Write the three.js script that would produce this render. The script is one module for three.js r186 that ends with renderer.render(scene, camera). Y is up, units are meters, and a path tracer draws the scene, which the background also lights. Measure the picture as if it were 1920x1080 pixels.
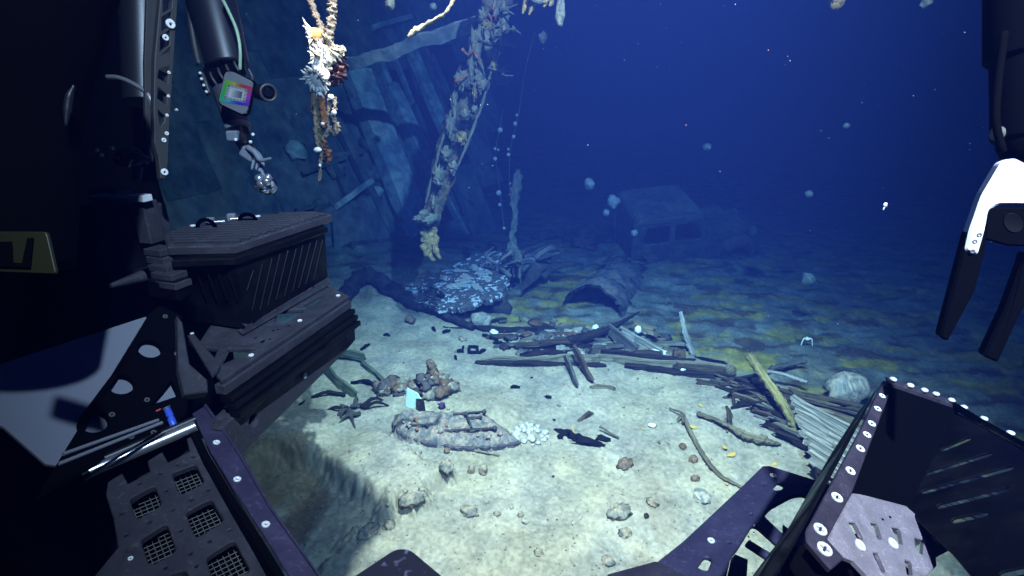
import * as THREE from 'three';
import { mergeGeometries, mergeVertices } from 'three/addons/utils/BufferGeometryUtils.js';
import { RoundedBoxGeometry } from 'three/addons/geometries/RoundedBoxGeometry.js';
import { createNoise2D, createNoise3D } from 'simplex-noise';

// ---------- camera, water, lamps, exposure ----------
const scene = new THREE.Scene();
const camera = new THREE.PerspectiveCamera(55, 16 / 9, 0.05, 300);
camera.position.set(0, 3.2, 0);
camera.rotation.set(-20 * Math.PI / 180, 0, 0);
scene.background = new THREE.Color(0.0015, 0.004, 0.03);           // the unlit deep
const HAZE = new THREE.FogExp2(new THREE.Color(0.062, 0.17, 1), 0.0140);
scene.fog = HAZE;                                                  // fine particles in the water, lit by the lamps
const WATER_TINT = new THREE.Color(0.842, 0.92, 0.963);            // what a metre of water lets through
const LAMP_COLOR = new THREE.Color(1, 0.515, 0.345);
const LAMPS = [                                                    // position, aim, candela, cone
  { at: [0.1, 7.0, -1.9], aim: [0.8, 0, -5.0], power: 2600, cone: 0.53, size: 1 },
  { at: [1.5, 6.8, -1.9], aim: [0.9, 1.7, -9.6], power: 1250, cone: 0.92, size: 3 },
  { at: [0.75, 5.6, 0.9], aim: [0.7, 0, -5.5], power: 230, cone: 0.62, size: 3, color: [1, 0.86, 0.92] },
];
const renderer = new THREE.WebGLRenderer({ antialias: true });
renderer.toneMapping = THREE.LinearToneMapping;
renderer.toneMappingExposure = 1;
renderer.shadowMap.enabled = true;

// ---------- helpers ----------
const { sin, cos, PI, abs, max, min, sqrt, floor, exp, hypot } = Math;
let seedState = 20240611;
const rnd = () => { seedState = (seedState + 0x6d2b79f5) | 0; let t = Math.imul(seedState ^ (seedState >>> 15), 1 | seedState); t = (t + Math.imul(t ^ (t >>> 7), 61 | t)) ^ t; return ((t ^ (t >>> 14)) >>> 0) / 4294967296; };
const rr = (a, b) => a + (b - a) * rnd();
const n2 = createNoise2D(rnd), n3 = createNoise3D(rnd);
const fbm = (x, y, o = 4) => { let s = 0, a = 0.5, f = 1; for (let i = 0; i < o; i++) { s += a * n2(x * f + i * 17.3, y * f - i * 9.1); a *= 0.5; f *= 2.03; } return s; };
const sstep = (a, b, x) => { const t = max(0, min(1, (x - a) / (b - a))); return t * t * (3 - 2 * t); };
const V = (a) => new THREE.Vector3(a[0], a[1], a[2]);
const lin = (r, g, b) => new THREE.Color().setRGB(r, g, b);

const taken = new Map(), origin = new WeakMap();
function numbered(name) { const k = taken.get(name) ?? 0; taken.set(name, k + 1); return k ? name + '_' + String(k).padStart(3, '0') : name; }
function tag(o, label, category, group) { o.userData.label = label; o.userData.category = category; o.userData.kind = 'thing'; if (group) o.userData.group = group; return o; }
function shadows(o) { o.castShadow = o.receiveShadow = true; return o; }
function thing(name, label, category, at = [0, 0, 0], group) {
  const o = new THREE.Group(); o.name = numbered(name); o.position.set(...at); scene.add(o); origin.set(o, V(at));
  return tag(o, label, category, group);
}
// a part whose geometry is given in world metres; it is moved into its parent's own frame
function part(parent, name, geo, material) {
  if (material.userData.metres) metreUV(geo);
  const at = origin.get(parent); geo.translate(-at.x, -at.y, -at.z);
  const m = shadows(new THREE.Mesh(geo, material)); m.name = name; parent.add(m); origin.set(m, at);
  return m;
}
function metreUV(g) {          // texture coordinates in metres, by the way each face points
  const p = g.attributes.position, n = g.attributes.normal, uv = new Float32Array(p.count * 2);
  for (let i = 0; i < p.count; i++) { const a = abs(n.getX(i)), b = abs(n.getY(i)), c = abs(n.getZ(i)); uv[2 * i] = a > b && a > c ? p.getZ(i) : p.getX(i); uv[2 * i + 1] = b > a && b > c ? p.getZ(i) : p.getY(i); }
  g.setAttribute('uv', new THREE.BufferAttribute(uv, 2));
}
// a thing that is one mesh, geometry in world metres, origin at the given base
function solid(name, label, category, geo, material, at, group) {
  geo.translate(-at[0], -at[1], -at[2]);
  const m = shadows(new THREE.Mesh(geo, material)); m.name = numbered(name); m.position.set(...at); scene.add(m); origin.set(m, V(at));
  return tag(m, label, category, group);
}
const joined = (list) => mergeGeometries(list.map((g) => { const q = g.index ? g.toNonIndexed() : g; for (const k of Object.keys(q.attributes)) if (!['position', 'normal', 'uv'].includes(k)) q.deleteAttribute(k); return q; }));

// a tapering, knobbly limb along points; radii are given at the points
function limb(pts, rads, { seg = 8, per = 6, rough = 0, freq = 9, flat = 1 } = {}) {
  const P = pts.map(V), curve = P.length > 2 ? new THREE.CatmullRomCurve3(P, false, 'centripetal') : new THREE.LineCurve3(P[0], P[1]);
  const n = max(2, (P.length - 1) * per), fr = frames(curve, n), pos = [], uv = [], idx = [], L = curve.getLength(), sd = rr(0, 50);
  for (let i = 0; i <= n; i++) {
    const t = i / n, c = curve.getPoint(t), q = t * (rads.length - 1), k = min(rads.length - 2, floor(q)), r0 = rads.length > 1 ? rads[k] + (rads[k + 1] - rads[k]) * (q - k) : rads[0];
    for (let j = 0; j < seg; j++) {
      const a = j / seg * 2 * PI, d = fr.n[i].clone().multiplyScalar(cos(a)).addScaledVector(fr.b[i], sin(a) * flat);
      const r = r0 * (1 + rough * n3(c.x * freq + d.x * 1.3 + sd, c.y * freq + d.y * 1.3, c.z * freq + d.z * 1.3));
      pos.push(c.x + d.x * r, c.y + d.y * r, c.z + d.z * r); uv.push(t * L, abs(1 - 2 * j / seg) * 0.3);
    }
  }
  for (let i = 0; i < n; i++) for (let j = 0; j < seg; j++) { const a = i * seg + j, b = i * seg + (j + 1) % seg; idx.push(a, b, a + seg, b, b + seg, a + seg); }
  for (const [row, s] of [[0, 1], [n, -1]]) {
    const c = curve.getPoint(row / n), k = pos.length / 3; pos.push(c.x, c.y, c.z); uv.push(0, row ? L : 0);
    for (let j = 0; j < seg; j++) { const a = row * seg + j, b = row * seg + (j + 1) % seg; s > 0 ? idx.push(k, b, a) : idx.push(k, a, b); }
  }
  const g = new THREE.BufferGeometry(); g.setAttribute('position', new THREE.Float32BufferAttribute(pos, 3)); g.setAttribute('uv', new THREE.Float32BufferAttribute(uv, 2)); g.setIndex(idx); g.computeVertexNormals();
  return g;
}
function frames(curve, n) {
  const T = [], N = [], B = [];
  for (let i = 0; i <= n; i++) T.push(curve.getTangent(i / n));
  let nn = abs(T[0].y) > 0.9 ? new THREE.Vector3(1, 0, 0) : new THREE.Vector3(0, 1, 0);
  for (let i = 0; i <= n; i++) { nn = nn.clone().addScaledVector(T[i], -nn.dot(T[i])).normalize(); N.push(nn); B.push(new THREE.Vector3().crossVectors(T[i], nn)); }
  return { n: N, b: B };
}
function rockGeo(sx, sy, sz, { detail = 2, rough = 0.35, freq = 1.4 } = {}) {
  let g = new THREE.IcosahedronGeometry(1, detail); g.deleteAttribute('uv'); g.deleteAttribute('normal'); g = mergeVertices(g, 1e-4);
  const p = g.attributes.position, sd = rr(0, 90), uv = [];
  for (let i = 0; i < p.count; i++) {
    const x = p.getX(i), y = p.getY(i), z = p.getZ(i), k = 1 + rough * (n3(x * freq + sd, y * freq, z * freq) + 0.45 * n3(x * freq * 2.7, y * freq * 2.7 + sd, z * freq * 2.7));
    p.setXYZ(i, x * k * sx, y * k * sy, z * k * sz); uv.push(x * sx + z * sz * 0.3, z * sz + y * sy);
  }
  g.setAttribute('uv', new THREE.Float32BufferAttribute(uv, 2)); g.computeVertexNormals();
  return g;
}
// a weathered board lying along x, length L, width W, thickness T, with ragged ends and a warp
function plankGeo(L, W, T, { ragged = 0.06, warp = 0.02, taper = 0, nl = 10, nw = 3, sag = 0, worn = 1 } = {}) {
  const g = new THREE.BoxGeometry(L, T, W, nl, 1, nw), p = g.attributes.position, uv = g.attributes.uv, sd = rr(0, 90);
  for (let i = 0; i < p.count; i++) {
    let x = p.getX(i), y = p.getY(i), z = p.getZ(i); const e = abs(x) > L * 0.499 ? 1 : 0, t = x / L + 0.5;
    uv.setXY(i, x + sd, z * 1.0 + y);
    x += e * Math.sign(x) * ragged * n2(z / W * 2.6 + sd, Math.sign(x) * 5);
    z *= 1 - taper * t; z += worn * W * 0.10 * n2(x * 2.1 + sd, Math.sign(z) * 3.7) + warp * n2(x * 0.9, sd);
    y += warp * n2(x * 1.3 + sd, z * 2 + 7) + worn * T * 0.16 * n2(x * 6 + sd, z * 9) - sag * sin(t * PI);
    p.setXYZ(i, x, y, z);
  }
  g.computeVertexNormals();
  return g;
}
function aim(geo, a, b, roll = 0) {          // geometry along x, laid from a to b
  const A = V(a), B = V(b), x = B.clone().sub(A).normalize(), y0 = abs(x.y) > 0.95 ? new THREE.Vector3(0, 0, 1) : new THREE.Vector3(0, 1, 0);
  const z = new THREE.Vector3().crossVectors(x, y0).normalize(), y = new THREE.Vector3().crossVectors(z, x), m = new THREE.Matrix4().makeBasis(x, y, z);
  geo.rotateX(roll); geo.applyMatrix4(m); const c = A.add(B).multiplyScalar(0.5); return geo.translate(c.x, c.y, c.z);
}
const dist = (a, b) => hypot(a[0] - b[0], a[1] - b[1], a[2] - b[2]);
// flat plate in a frame {o,u,v,n}: outline and holes in metres along u and v, thickness going back from the face
function basis(f) { return new THREE.Matrix4().makeBasis(V(f.u), V(f.v), V(f.n)).setPosition(V(f.o)); }
function at(f, a, b, c = 0) { return [0, 1, 2].map((i) => f.o[i] + f.u[i] * a + f.v[i] * b + f.n[i] * c); }
function plateGeo(f, outline, holes = [], t = 0.01, bevel = 0.002, lift = 0) {
  const area = (q) => q.reduce((s, p, i) => { const r = q[(i + 1) % q.length]; return s + p[0] * r[1] - r[0] * p[1]; }, 0);
  const vec = (q, ccw) => (area(q) > 0 === ccw ? q : [...q].reverse()).map((p) => new THREE.Vector2(p[0], p[1]));
  const sh = new THREE.Shape(vec(outline, true)); for (const h of holes) sh.holes.push(new THREE.Path(vec(h, false)));
  const g = new THREE.ExtrudeGeometry(sh, { depth: max(0.0005, t - 2 * bevel), bevelEnabled: bevel > 0, bevelThickness: bevel, bevelSize: bevel, bevelOffset: -bevel, bevelSegments: 1, curveSegments: 6, steps: 1 });
  g.translate(0, 0, -t + bevel + lift); g.applyMatrix4(basis(f)); return g;
}
const disc = (c, r, k = 18, sy = 1, rot = 0) => Array.from({ length: k }, (_, i) => { const a = i / k * 2 * PI, x = cos(a) * r, y = sin(a) * r * sy; return [c[0] + x * cos(rot) - y * sin(rot), c[1] + x * sin(rot) + y * cos(rot)]; });
function rounded(q, r, k = 4) {              // polygon with its corners rounded off
  const out = [];
  q.forEach((p, i) => {
    const a = q[(i + q.length - 1) % q.length], b = q[(i + 1) % q.length], la = hypot(a[0] - p[0], a[1] - p[1]), lb = hypot(b[0] - p[0], b[1] - p[1]), ra = min(r, la * 0.45), rb = min(r, lb * 0.45);
    const s = [p[0] + (a[0] - p[0]) / la * ra, p[1] + (a[1] - p[1]) / la * ra], e = [p[0] + (b[0] - p[0]) / lb * rb, p[1] + (b[1] - p[1]) / lb * rb];
    for (let j = 0; j <= k; j++) { const t = j / k, u = 1 - t; out.push([u * u * s[0] + 2 * u * t * p[0] + t * t * e[0], u * u * s[1] + 2 * u * t * p[1] + t * t * e[1]]); }
  });
  return out;
}
function cyl(a, b, r0, r1 = r0, seg = 24, bev = 0) {   // a closed cylinder or cone from a to b in world metres
  const L = dist(a, b), prof = bev ? [[0, 0], [r0 - bev, 0], [r0, bev], [r1, L - bev], [r1 - bev, L], [0, L]] : [[0, 0], [r0, 0], [r0, 0.0001], [r1, L - 0.0001], [r1, L], [0, L]];
  const g = new THREE.LatheGeometry(prof.map((p) => new THREE.Vector2(max(p[0], 0.00001), p[1])), seg);
  const q = new THREE.Quaternion().setFromUnitVectors(new THREE.Vector3(0, 1, 0), V(b).sub(V(a)).normalize());
  g.applyQuaternion(q); return g.translate(...a);
}
function boxIn(f, a0, a1, b0, b1, c0, c1, r = 0.004) {  // rounded box in a frame
  const g = new RoundedBoxGeometry(abs(a1 - a0), abs(b1 - b0), abs(c1 - c0), 1, min(r, abs(a1 - a0) / 3, abs(b1 - b0) / 3, abs(c1 - c0) / 3));
  g.translate((a0 + a1) / 2, (b0 + b1) / 2, (c0 + c1) / 2); return g.applyMatrix4(basis(f));
}
// a flanged bolt standing on a frame at (a,b), with a cross or slot cut shown as a recess
function boltGeo(f, a, b, r, lift = 0, cross = false) {
  const h = r * 0.55, list = [];
  if (cross) {
    const q = [], w = r * 0.17, l = r * 0.6; for (const [x, y] of [[w, w], [w, l], [-w, l], [-w, w], [-l, w], [-l, -w], [-w, -w], [-w, -l], [w, -l], [w, -w], [l, -w], [l, w]]) q.push([a + x, b + y]);
    list.push(plateGeo(f, disc([a, b], r, 16), [q], h, r * 0.12, lift + h));
  } else list.push(plateGeo(f, disc([a, b], r, 16), [disc([a + r * 0.1, b], r * 0.35, 6)], h, r * 0.12, lift + h));
  return joined(list);
}

// ---------- textures and materials ----------
function tex(size, fill, srgb = true) {
  const d = new Uint8Array(size * size * 4);
  for (let y = 0; y < size; y++) for (let x = 0; x < size; x++) { const c = fill(x / size, y / size); for (let k = 0; k < 3; k++) d[(y * size + x) * 4 + k] = max(0, min(255, c[k] * 255)); d[(y * size + x) * 4 + 3] = 255; }
  const t = new THREE.DataTexture(d, size, size); t.wrapS = t.wrapT = THREE.RepeatWrapping; t.magFilter = THREE.LinearFilter; if (srgb) t.colorSpace = THREE.SRGBColorSpace; t.needsUpdate = true; return t;
}
// noise that tiles: value noise on a wrapped lattice
function tileNoise(per) { const g = Float32Array.from({ length: per * per }, rnd); return (u, v) => { const x = u * per, y = v * per, i = floor(x), j = floor(y), a = sstep(0, 1, x - i), b = sstep(0, 1, y - j), q = (p, r) => g[((r % per + per) % per) * per + (p % per + per) % per]; return (q(i, j) * (1 - a) + q(i + 1, j) * a) * (1 - b) + (q(i, j + 1) * (1 - a) + q(i + 1, j + 1) * a) * b; }; }
function tileFbm(per, oct) { const L = Array.from({ length: oct }, (_, i) => tileNoise(per << i)); return (u, v) => L.reduce((s, f, i) => s + (f(u, v) - 0.5) / (1 << i), 0) ; }
const scaled = (t, k, kv = k) => { const c = t.clone(); c.repeat.set(k, kv); c.needsUpdate = true; return c; };
const fA = tileFbm(8, 6), fB = tileFbm(24, 4), fC = tileFbm(64, 3), speck = tileNoise(220);
const sandMap = tex(1024, (u, v) => { const a = fA(u, v), b = fC(u, v), s = speck(u, v), k = 0.84 + 0.16 * a + 0.15 * b + 0.06 * (s - 0.5) - (s > 0.92 ? 0.32 * (s - 0.92) / 0.08 : 0); return [k, k * (0.995 - 0.02 * a), k * (0.985 - 0.06 * a)]; });
const sandBump = tex(1024, (u, v) => { const k = 0.5 + 0.35 * fB(u, v) + 0.35 * fC(u, v) + 0.2 * (speck(u, v) - 0.5); return [k, k, k]; }, false);
const woodMap = tex(512, (u, v) => { const g = fA(u * 0.25 + 0.1, v) * 0.5 + fC(u * 0.125, v) * 0.9, k = 0.78 + 0.45 * g; return [k, k * 0.98, k * 0.95]; });
const woodBump = tex(512, (u, v) => { const k = 0.5 + 0.7 * fC(u * 0.125, v) + 0.2 * fA(u, v); return [k, k, k]; }, false);
const crustMap = tex(512, (u, v) => { const a = fA(u, v), b = fB(u, v), k = 0.8 + 0.28 * a + 0.25 * b; return [k * (1 + 0.12 * a), k, k * (1 - 0.1 * a)]; });
const crustBump = tex(512, (u, v) => { const k = 0.5 + 0.6 * fA(u, v) + 0.4 * fB(u, v); return [k, k, k]; }, false);
const patchMap = tex(512, (u, v) => { const a = fB(u, v) + 0.5 * fA(u + 0.3, v) + 0.25 * fC(u, v), w = sstep(0.16, 0.30, a), d = 0.30 + 0.14 * fC(u, v); return [d + w * 0.40, d + w * 0.42, d + w * 0.44]; });
const scuffMap = tex(512, (u, v) => { const a = fA(u, v), s = sstep(0.36, 0.66, 0.55 * fB(u, v) + 0.8 * fC(u, v) + 0.25 * a), k = 0.80 + 0.10 * a + 0.07 * fC(u, v) + s * 0.28; return [k + s * 0.06, k, k - s * 0.02]; });
const scuffRough = tex(256, (u, v) => { const k = 0.52 + 0.4 * fA(u, v) + 0.2 * fB(u, v); return [k, k, k]; }, false);
const padMap = tex(512, (u, v) => { const s = tileSpeck(u, v); return s > 0.80 ? [0.62, 0.55, 0.66].map((c) => c * (0.6 + 2 * (s - 0.8))) : [0.17, 0.15, 0.2]; });
function tileSpeck(u, v) { return 0.6 * speck(u, v) + 0.5 * speck((v + 0.37) % 1, (u + 0.11) % 1); }
const M = (r, g, b, rough = 0.9, o = {}) => new THREE.MeshPhysicalMaterial({ color: lin(r, g, b), roughness: rough, ...o });
const wood = (r, g, b) => M(r, g, b, 0.95, { map: scaled(woodMap, 1.2, 2.5), bumpMap: scaled(woodBump, 1.2, 2.5), bumpScale: 0.006, specularIntensity: 0.3 });
const crust = (r, g, b, k = 1.3, bump = 0.012 / k) => M(r, g, b, 0.95, { map: scaled(crustMap, k), bumpMap: scaled(crustBump, k), bumpScale: bump, specularIntensity: 0.3 });
const plastic = (r, g, b, k = 2) => M(r, g, b, 1, { specularIntensity: 0.3, map: scaled(scuffMap, k), roughnessMap: scaled(scuffRough, k), userData: { metres: true } });
const MAT = {
  sand: M(1, 1, 1, 0.97, { vertexColors: true, map: scaled(sandMap, 0.55), bumpMap: scaled(sandBump, 0.8), bumpScale: 0.0045, specularIntensity: 0.25 }),
  rustGrey: crust(0.165, 0.17, 0.163, 0.35, 0.012), rustDark: crust(0.085, 0.078, 0.07, 0.6, 0.01), hullPale: crust(0.46, 0.48, 0.46, 0.4, 0.008), rustBrown: crust(0.16, 0.10, 0.055), rustRed: crust(0.34, 0.15, 0.08, 3), 
  mast: crust(0.10, 0.10, 0.07, 1.1, 0.02), growth: crust(0.13, 0.155, 0.125, 2.4, 0.006), yellowGrowth: crust(0.22, 0.19, 0.08, 4),
  patchy: M(0.95, 0.98, 1, 0.95, { map: scaled(patchMap, 0.75), bumpMap: scaled(patchMap, 0.75), bumpScale: 0.02, specularIntensity: 0.3 }),
  woodPale: wood(0.55, 0.55, 0.46), woodTan: wood(0.30, 0.26, 0.16), woodBrown: wood(0.13, 0.10, 0.065), woodDark: wood(0.045, 0.038, 0.032), woodGrey: wood(0.17, 0.17, 0.155), woodGreen: wood(0.19, 0.24, 0.15), woodYellow: wood(0.42, 0.37, 0.15), woodWhite: wood(0.52, 0.53, 0.46), woodSilt: wood(0.33, 0.31, 0.21),
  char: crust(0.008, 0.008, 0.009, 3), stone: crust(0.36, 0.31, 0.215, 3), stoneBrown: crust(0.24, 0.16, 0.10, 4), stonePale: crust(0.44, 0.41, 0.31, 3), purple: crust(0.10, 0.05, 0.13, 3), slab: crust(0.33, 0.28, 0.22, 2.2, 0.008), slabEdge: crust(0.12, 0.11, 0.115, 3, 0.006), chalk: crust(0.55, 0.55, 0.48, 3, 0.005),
  orange: M(0.50, 0.30, 0.06, 0.9), leaf: M(0.42, 0.30, 0.08, 0.9), white: M(0.78, 0.78, 0.74, 0.8), softWhite: M(0.42, 0.44, 0.43, 0.7, { transmission: 0.25, thickness: 0 }), rope: crust(0.50, 0.42, 0.32, 9, 0.012), ropeOrange: crust(0.52, 0.24, 0.09, 9, 0.01), ropeDark: crust(0.10, 0.05, 0.05, 9, 0.01), moss: crust(0.20, 0.19, 0.09, 6, 0.01), anemoneBody: M(0.60, 0.26, 0.06, 0.7), tentacle: M(0.82, 0.80, 0.74, 0.6, { transmission: 0.3, thickness: 0 }), jelly: M(0.25, 0.33, 0.29, 0.6, { transmission: 0.55, thickness: 0 }), glassPale: M(0.45, 0.62, 0.55, 0.35),
  black: plastic(0.005, 0.005, 0.006), blackDull: M(0.0016, 0.0016, 0.002, 0.9, { specularIntensity: 0.06 }), greyPlastic: plastic(0.062, 0.060, 0.072, 3), violet: plastic(0.066, 0.056, 0.105, 2.5), rim: plastic(0.062, 0.05, 0.07, 4), panel: M(0.15, 0.16, 0.19, 0.7), frameGrey: M(0.032, 0.032, 0.030, 0.5), tubeGrey: M(0.010, 0.0105, 0.013, 0.4), pad: M(1, 1, 1, 0.95, { map: scaled(padMap, 0.45), color: lin(0.6, 0.6, 0.6) }), bolt: M(0.7, 0.7, 0.68, 0.3), steel: M(0.55, 0.56, 0.58, 0.32, { metalness: 0.85 }), boltDark: M(0.10, 0.10, 0.09, 0.4), mesh: M(0.10, 0.10, 0.085, 0.5), scoop: plastic(0.36, 0.30, 0.32, 5), glareWhite: M(0.82, 0.82, 0.8, 0.45), blue: M(0.04, 0.10, 0.55, 0.4), red: M(0.5, 0.04, 0.02, 0.5), yellow: M(0.014, 0.015, 0.001, 0.6), cable: M(0.30, 0.42, 0.26, 0.5), lens: M(0.005, 0.006, 0.012, 0.08),
};

// ---------- the setting: water, seabed ----------
const water = new THREE.Mesh(new THREE.BoxGeometry(84, 26, 84), new THREE.MeshPhysicalMaterial({ color: 0xffffff, transmission: 1, roughness: 0, ior: 1.0, thickness: 1, specularIntensity: 0, attenuationColor: WATER_TINT, attenuationDistance: 1 }));
water.name = 'water'; water.position.set(0, 11, -8); water.userData.kind = 'structure'; water.userData.label = 'deep blue sea water round the wreck'; scene.add(water);

const litter = [[-3.426,-8.291],[-2.061,-7.587],[-1.228,-7.31],[-0.452,-7.16],[0.642,-6.707],[1.636,-6.36],[2.379,-5.934],[2.657,-5.212],[2.714,-4.383],[2.891,-3.67],[2.973,-3.271]];   // the line of wreckage across the sand
function beyond(x, z) {                      // signed distance from that line, positive on the far side
  let best = 1e9, s = 1;
  for (let i = 0; i + 1 < litter.length; i++) {
    const [ax, az] = litter[i], [bx, bz] = litter[i + 1], dx = bx - ax, dz = bz - az, t = max(0, min(1, ((x - ax) * dx + (z - az) * dz) / (dx * dx + dz * dz))), d = hypot(x - ax - dx * t, z - az - dz * t);
    if (d < best) { best = d; s = (dx * (z - az) - dz * (x - ax)) < 0 ? 1 : -1; }
  }
  return best * s;
}
const ledge = [[-0.733,-4.089],[-0.505,-4.002],[-0.495,-3.844],[-0.704,-3.784],[-0.634,-3.561],[-0.778,-3.479],[-0.931,-3.549],[-0.985,-3.405],[-1.118,-3.405],[-1.165,-3.302],[-1.274,-3.229],[-1.397,-3.119],[-1.768,-3.271],[-2.401,-3.932],[-2.991,-4.732],[-2.358,-5.344],[-1.569,-5.023],[-0.998,-4.343]];
function inside(q, x, z) {                   // signed distance into a polygon
  let d = 1e9, c = false;
  for (let i = 0, j = q.length - 1; i < q.length; j = i++) {
    const [ax, az] = q[j], [bx, bz] = q[i], dx = bx - ax, dz = bz - az, t = max(0, min(1, ((x - ax) * dx + (z - az) * dz) / (dx * dx + dz * dz)));
    d = min(d, hypot(x - ax - dx * t, z - az - dz * t)); if ((az > z) !== (bz > z) && x < (bx - ax) * (z - az) / (bz - az) + ax) c = !c;
  }
  return c ? d : -d;
}
const hollow = [[-2.399,-4.24],[-2.218,-4.4],[-1.828,-4.319],[-1.51,-4.045],[-1.157,-3.746],[-0.954,-3.537],[-1.067,-3.367],[-1.237,-3.239],[-1.335,-3.071],[-1.387,-2.761],[-1.992,-2.761],[-2.493,-3.932]];
const ledgeCore = [-0.923,-3.932], hills = [                          // [x, z], radius, height
  [[-2.097,-4.623], 0.42, 0.15], [[-0.252,-5.023], 0.33, 0.11], [[0.156,-4.57], 0.17, 0.05], [[-2.227,-8.291], 0.9, 0.12], [[0.887,-5.828], 0.6, 0.03], [[-0.943,-5.344], 0.35, 0.05], [[3.419,-5.126], 1.2, 0.12], [[-3.228,-9.972], 2.2, 0.5],
  [[3.1,-11.058], 2.6, 0.18], [[-0.952,-9.349], 1.3, 0.12], [[1.519,-4.826], 0.5, 0.03], [[0.666,-3.433], 0.4, 0.02],
];
function ground(x, z) {
  let h = 0.05 * fbm(x * 0.35, z * 0.35, 3) + 0.022 * fbm(x * 1.7 + 3, z * 1.7, 3);
  for (const [[cx, cz], r, k] of hills) { const q = ((x - cx) ** 2 + (z - cz) ** 2) / (r * r); if (q < 6) h += k * exp(-q * 1.2); }
  const e = inside(ledge, x, z) + 0.018 * n2(x * 9, z * 9) + 0.01 * n2(x * 23, z * 23), d = hypot(x - ledgeCore[0], z - ledgeCore[1]);
  if (e > -0.05) h += 0.13 * sstep(-0.03, 0.06, e + 0.02 * n2(x * 17, z * 17)) * (1 - sstep(0.45, 1.05, d));
  const q = inside(hollow, x, z) + 0.03 * n2(x * 5 + 3, z * 5) + 0.012 * n2(x * 13, z * 13); if (q > -0.06) h -= 0.17 * sstep(-0.03, 0.13, q) + 0.022 * sstep(-0.02, 0.04, q) * (1 - sstep(0.1, 0.3, q)) * n2(x * 9, z * 9);
  return h;
}
function relief(x, z) {                      // the small pits, crumbs and tracks on top of that
  const r = hypot(x, z), near = 1 - sstep(5.5, 9, r), b = sstep(-0.2, 0.4, beyond(x, z));
  const pit = max(0, n2(x * 3.1 + 40, z * 3.1) - 0.35) * -0.03 + max(0, n2(x * 7.7, z * 7.7 + 11) - 0.45) * -0.022 + max(0, n2(x * 11 + 5, z * 11) - 0.5) * 0.022;
  return (pit * 0.6 + 0.006 * fbm(x * 9, z * 9, 4) + 0.003 * n2(x * 31, z * 31)) * (0.35 + 0.65 * near) + b * (0.05 * fbm(x * 1.3, z * 2.6 + 9, 4) + 0.03 * max(0, fbm(x * 3, z * 3, 3)));
}
{
  const fr = 620, rows = 470, ang = [], rad = [];
  for (let i = 0; i <= fr; i++) ang.push(-0.98 + 1.96 * i / fr);
  for (let i = 1; i < 60; i++) ang.push(0.98 + (2 * PI - 1.96) * i / 60);
  for (let j = 0; j <= rows; j++) { const t = j / rows; rad.push(j < 8 ? 0.3 + j * 0.22 : 2.1 * Math.pow(41 / 2.1, ((j - 8) / (rows - 8)) ** 1.12)); }
  const pos = [], col = [], uv = [], idx = [], nA = ang.length, c = new THREE.Color();
  for (const r of rad) for (const a of ang) {
    const x = sin(a) * r, z = -cos(a) * r, front = abs(a) < 1 && r > 2;
    pos.push(x, ground(x, z) + (front ? relief(x, z) : 0), z); uv.push(x, z);
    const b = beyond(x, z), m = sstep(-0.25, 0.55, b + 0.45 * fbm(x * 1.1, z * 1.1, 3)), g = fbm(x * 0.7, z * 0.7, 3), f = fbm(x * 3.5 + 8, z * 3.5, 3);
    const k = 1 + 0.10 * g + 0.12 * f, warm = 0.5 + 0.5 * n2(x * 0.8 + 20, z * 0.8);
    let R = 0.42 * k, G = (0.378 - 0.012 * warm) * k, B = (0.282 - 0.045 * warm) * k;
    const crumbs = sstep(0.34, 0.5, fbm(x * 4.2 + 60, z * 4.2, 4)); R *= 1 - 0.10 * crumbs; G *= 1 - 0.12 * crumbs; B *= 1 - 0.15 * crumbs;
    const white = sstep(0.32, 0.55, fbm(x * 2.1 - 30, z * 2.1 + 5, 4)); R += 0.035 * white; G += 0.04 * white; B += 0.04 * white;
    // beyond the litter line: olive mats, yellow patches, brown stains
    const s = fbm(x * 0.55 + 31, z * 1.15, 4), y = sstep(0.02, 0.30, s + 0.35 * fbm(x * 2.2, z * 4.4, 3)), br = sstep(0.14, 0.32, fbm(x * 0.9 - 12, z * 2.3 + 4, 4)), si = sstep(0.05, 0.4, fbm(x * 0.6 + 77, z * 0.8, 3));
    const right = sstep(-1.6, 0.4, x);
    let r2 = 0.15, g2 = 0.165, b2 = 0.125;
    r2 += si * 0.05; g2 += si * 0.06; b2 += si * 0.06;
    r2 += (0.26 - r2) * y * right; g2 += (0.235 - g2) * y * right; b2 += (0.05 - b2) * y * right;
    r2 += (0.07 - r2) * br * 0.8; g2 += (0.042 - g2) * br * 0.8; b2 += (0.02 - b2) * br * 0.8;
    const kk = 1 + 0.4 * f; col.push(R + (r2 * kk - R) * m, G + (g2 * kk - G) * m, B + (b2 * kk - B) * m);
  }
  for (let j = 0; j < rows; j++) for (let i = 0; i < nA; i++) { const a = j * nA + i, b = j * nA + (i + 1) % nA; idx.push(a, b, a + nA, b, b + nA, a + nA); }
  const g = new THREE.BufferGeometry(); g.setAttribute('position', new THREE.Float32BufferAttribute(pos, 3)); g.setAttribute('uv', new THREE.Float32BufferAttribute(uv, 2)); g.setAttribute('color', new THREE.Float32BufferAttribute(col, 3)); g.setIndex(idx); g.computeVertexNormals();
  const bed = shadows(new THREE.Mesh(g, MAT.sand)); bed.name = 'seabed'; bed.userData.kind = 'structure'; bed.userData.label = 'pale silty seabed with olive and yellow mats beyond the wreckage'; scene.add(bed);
}
const gy = (x, z) => ground(x, z) + (hypot(x, z) > 2 ? relief(x, z) : 0);
const on = ([x, z], h = 0) => [x, gy(x, z) + h, z];
console.log('setting');

// ---------- the wreck ----------

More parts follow.
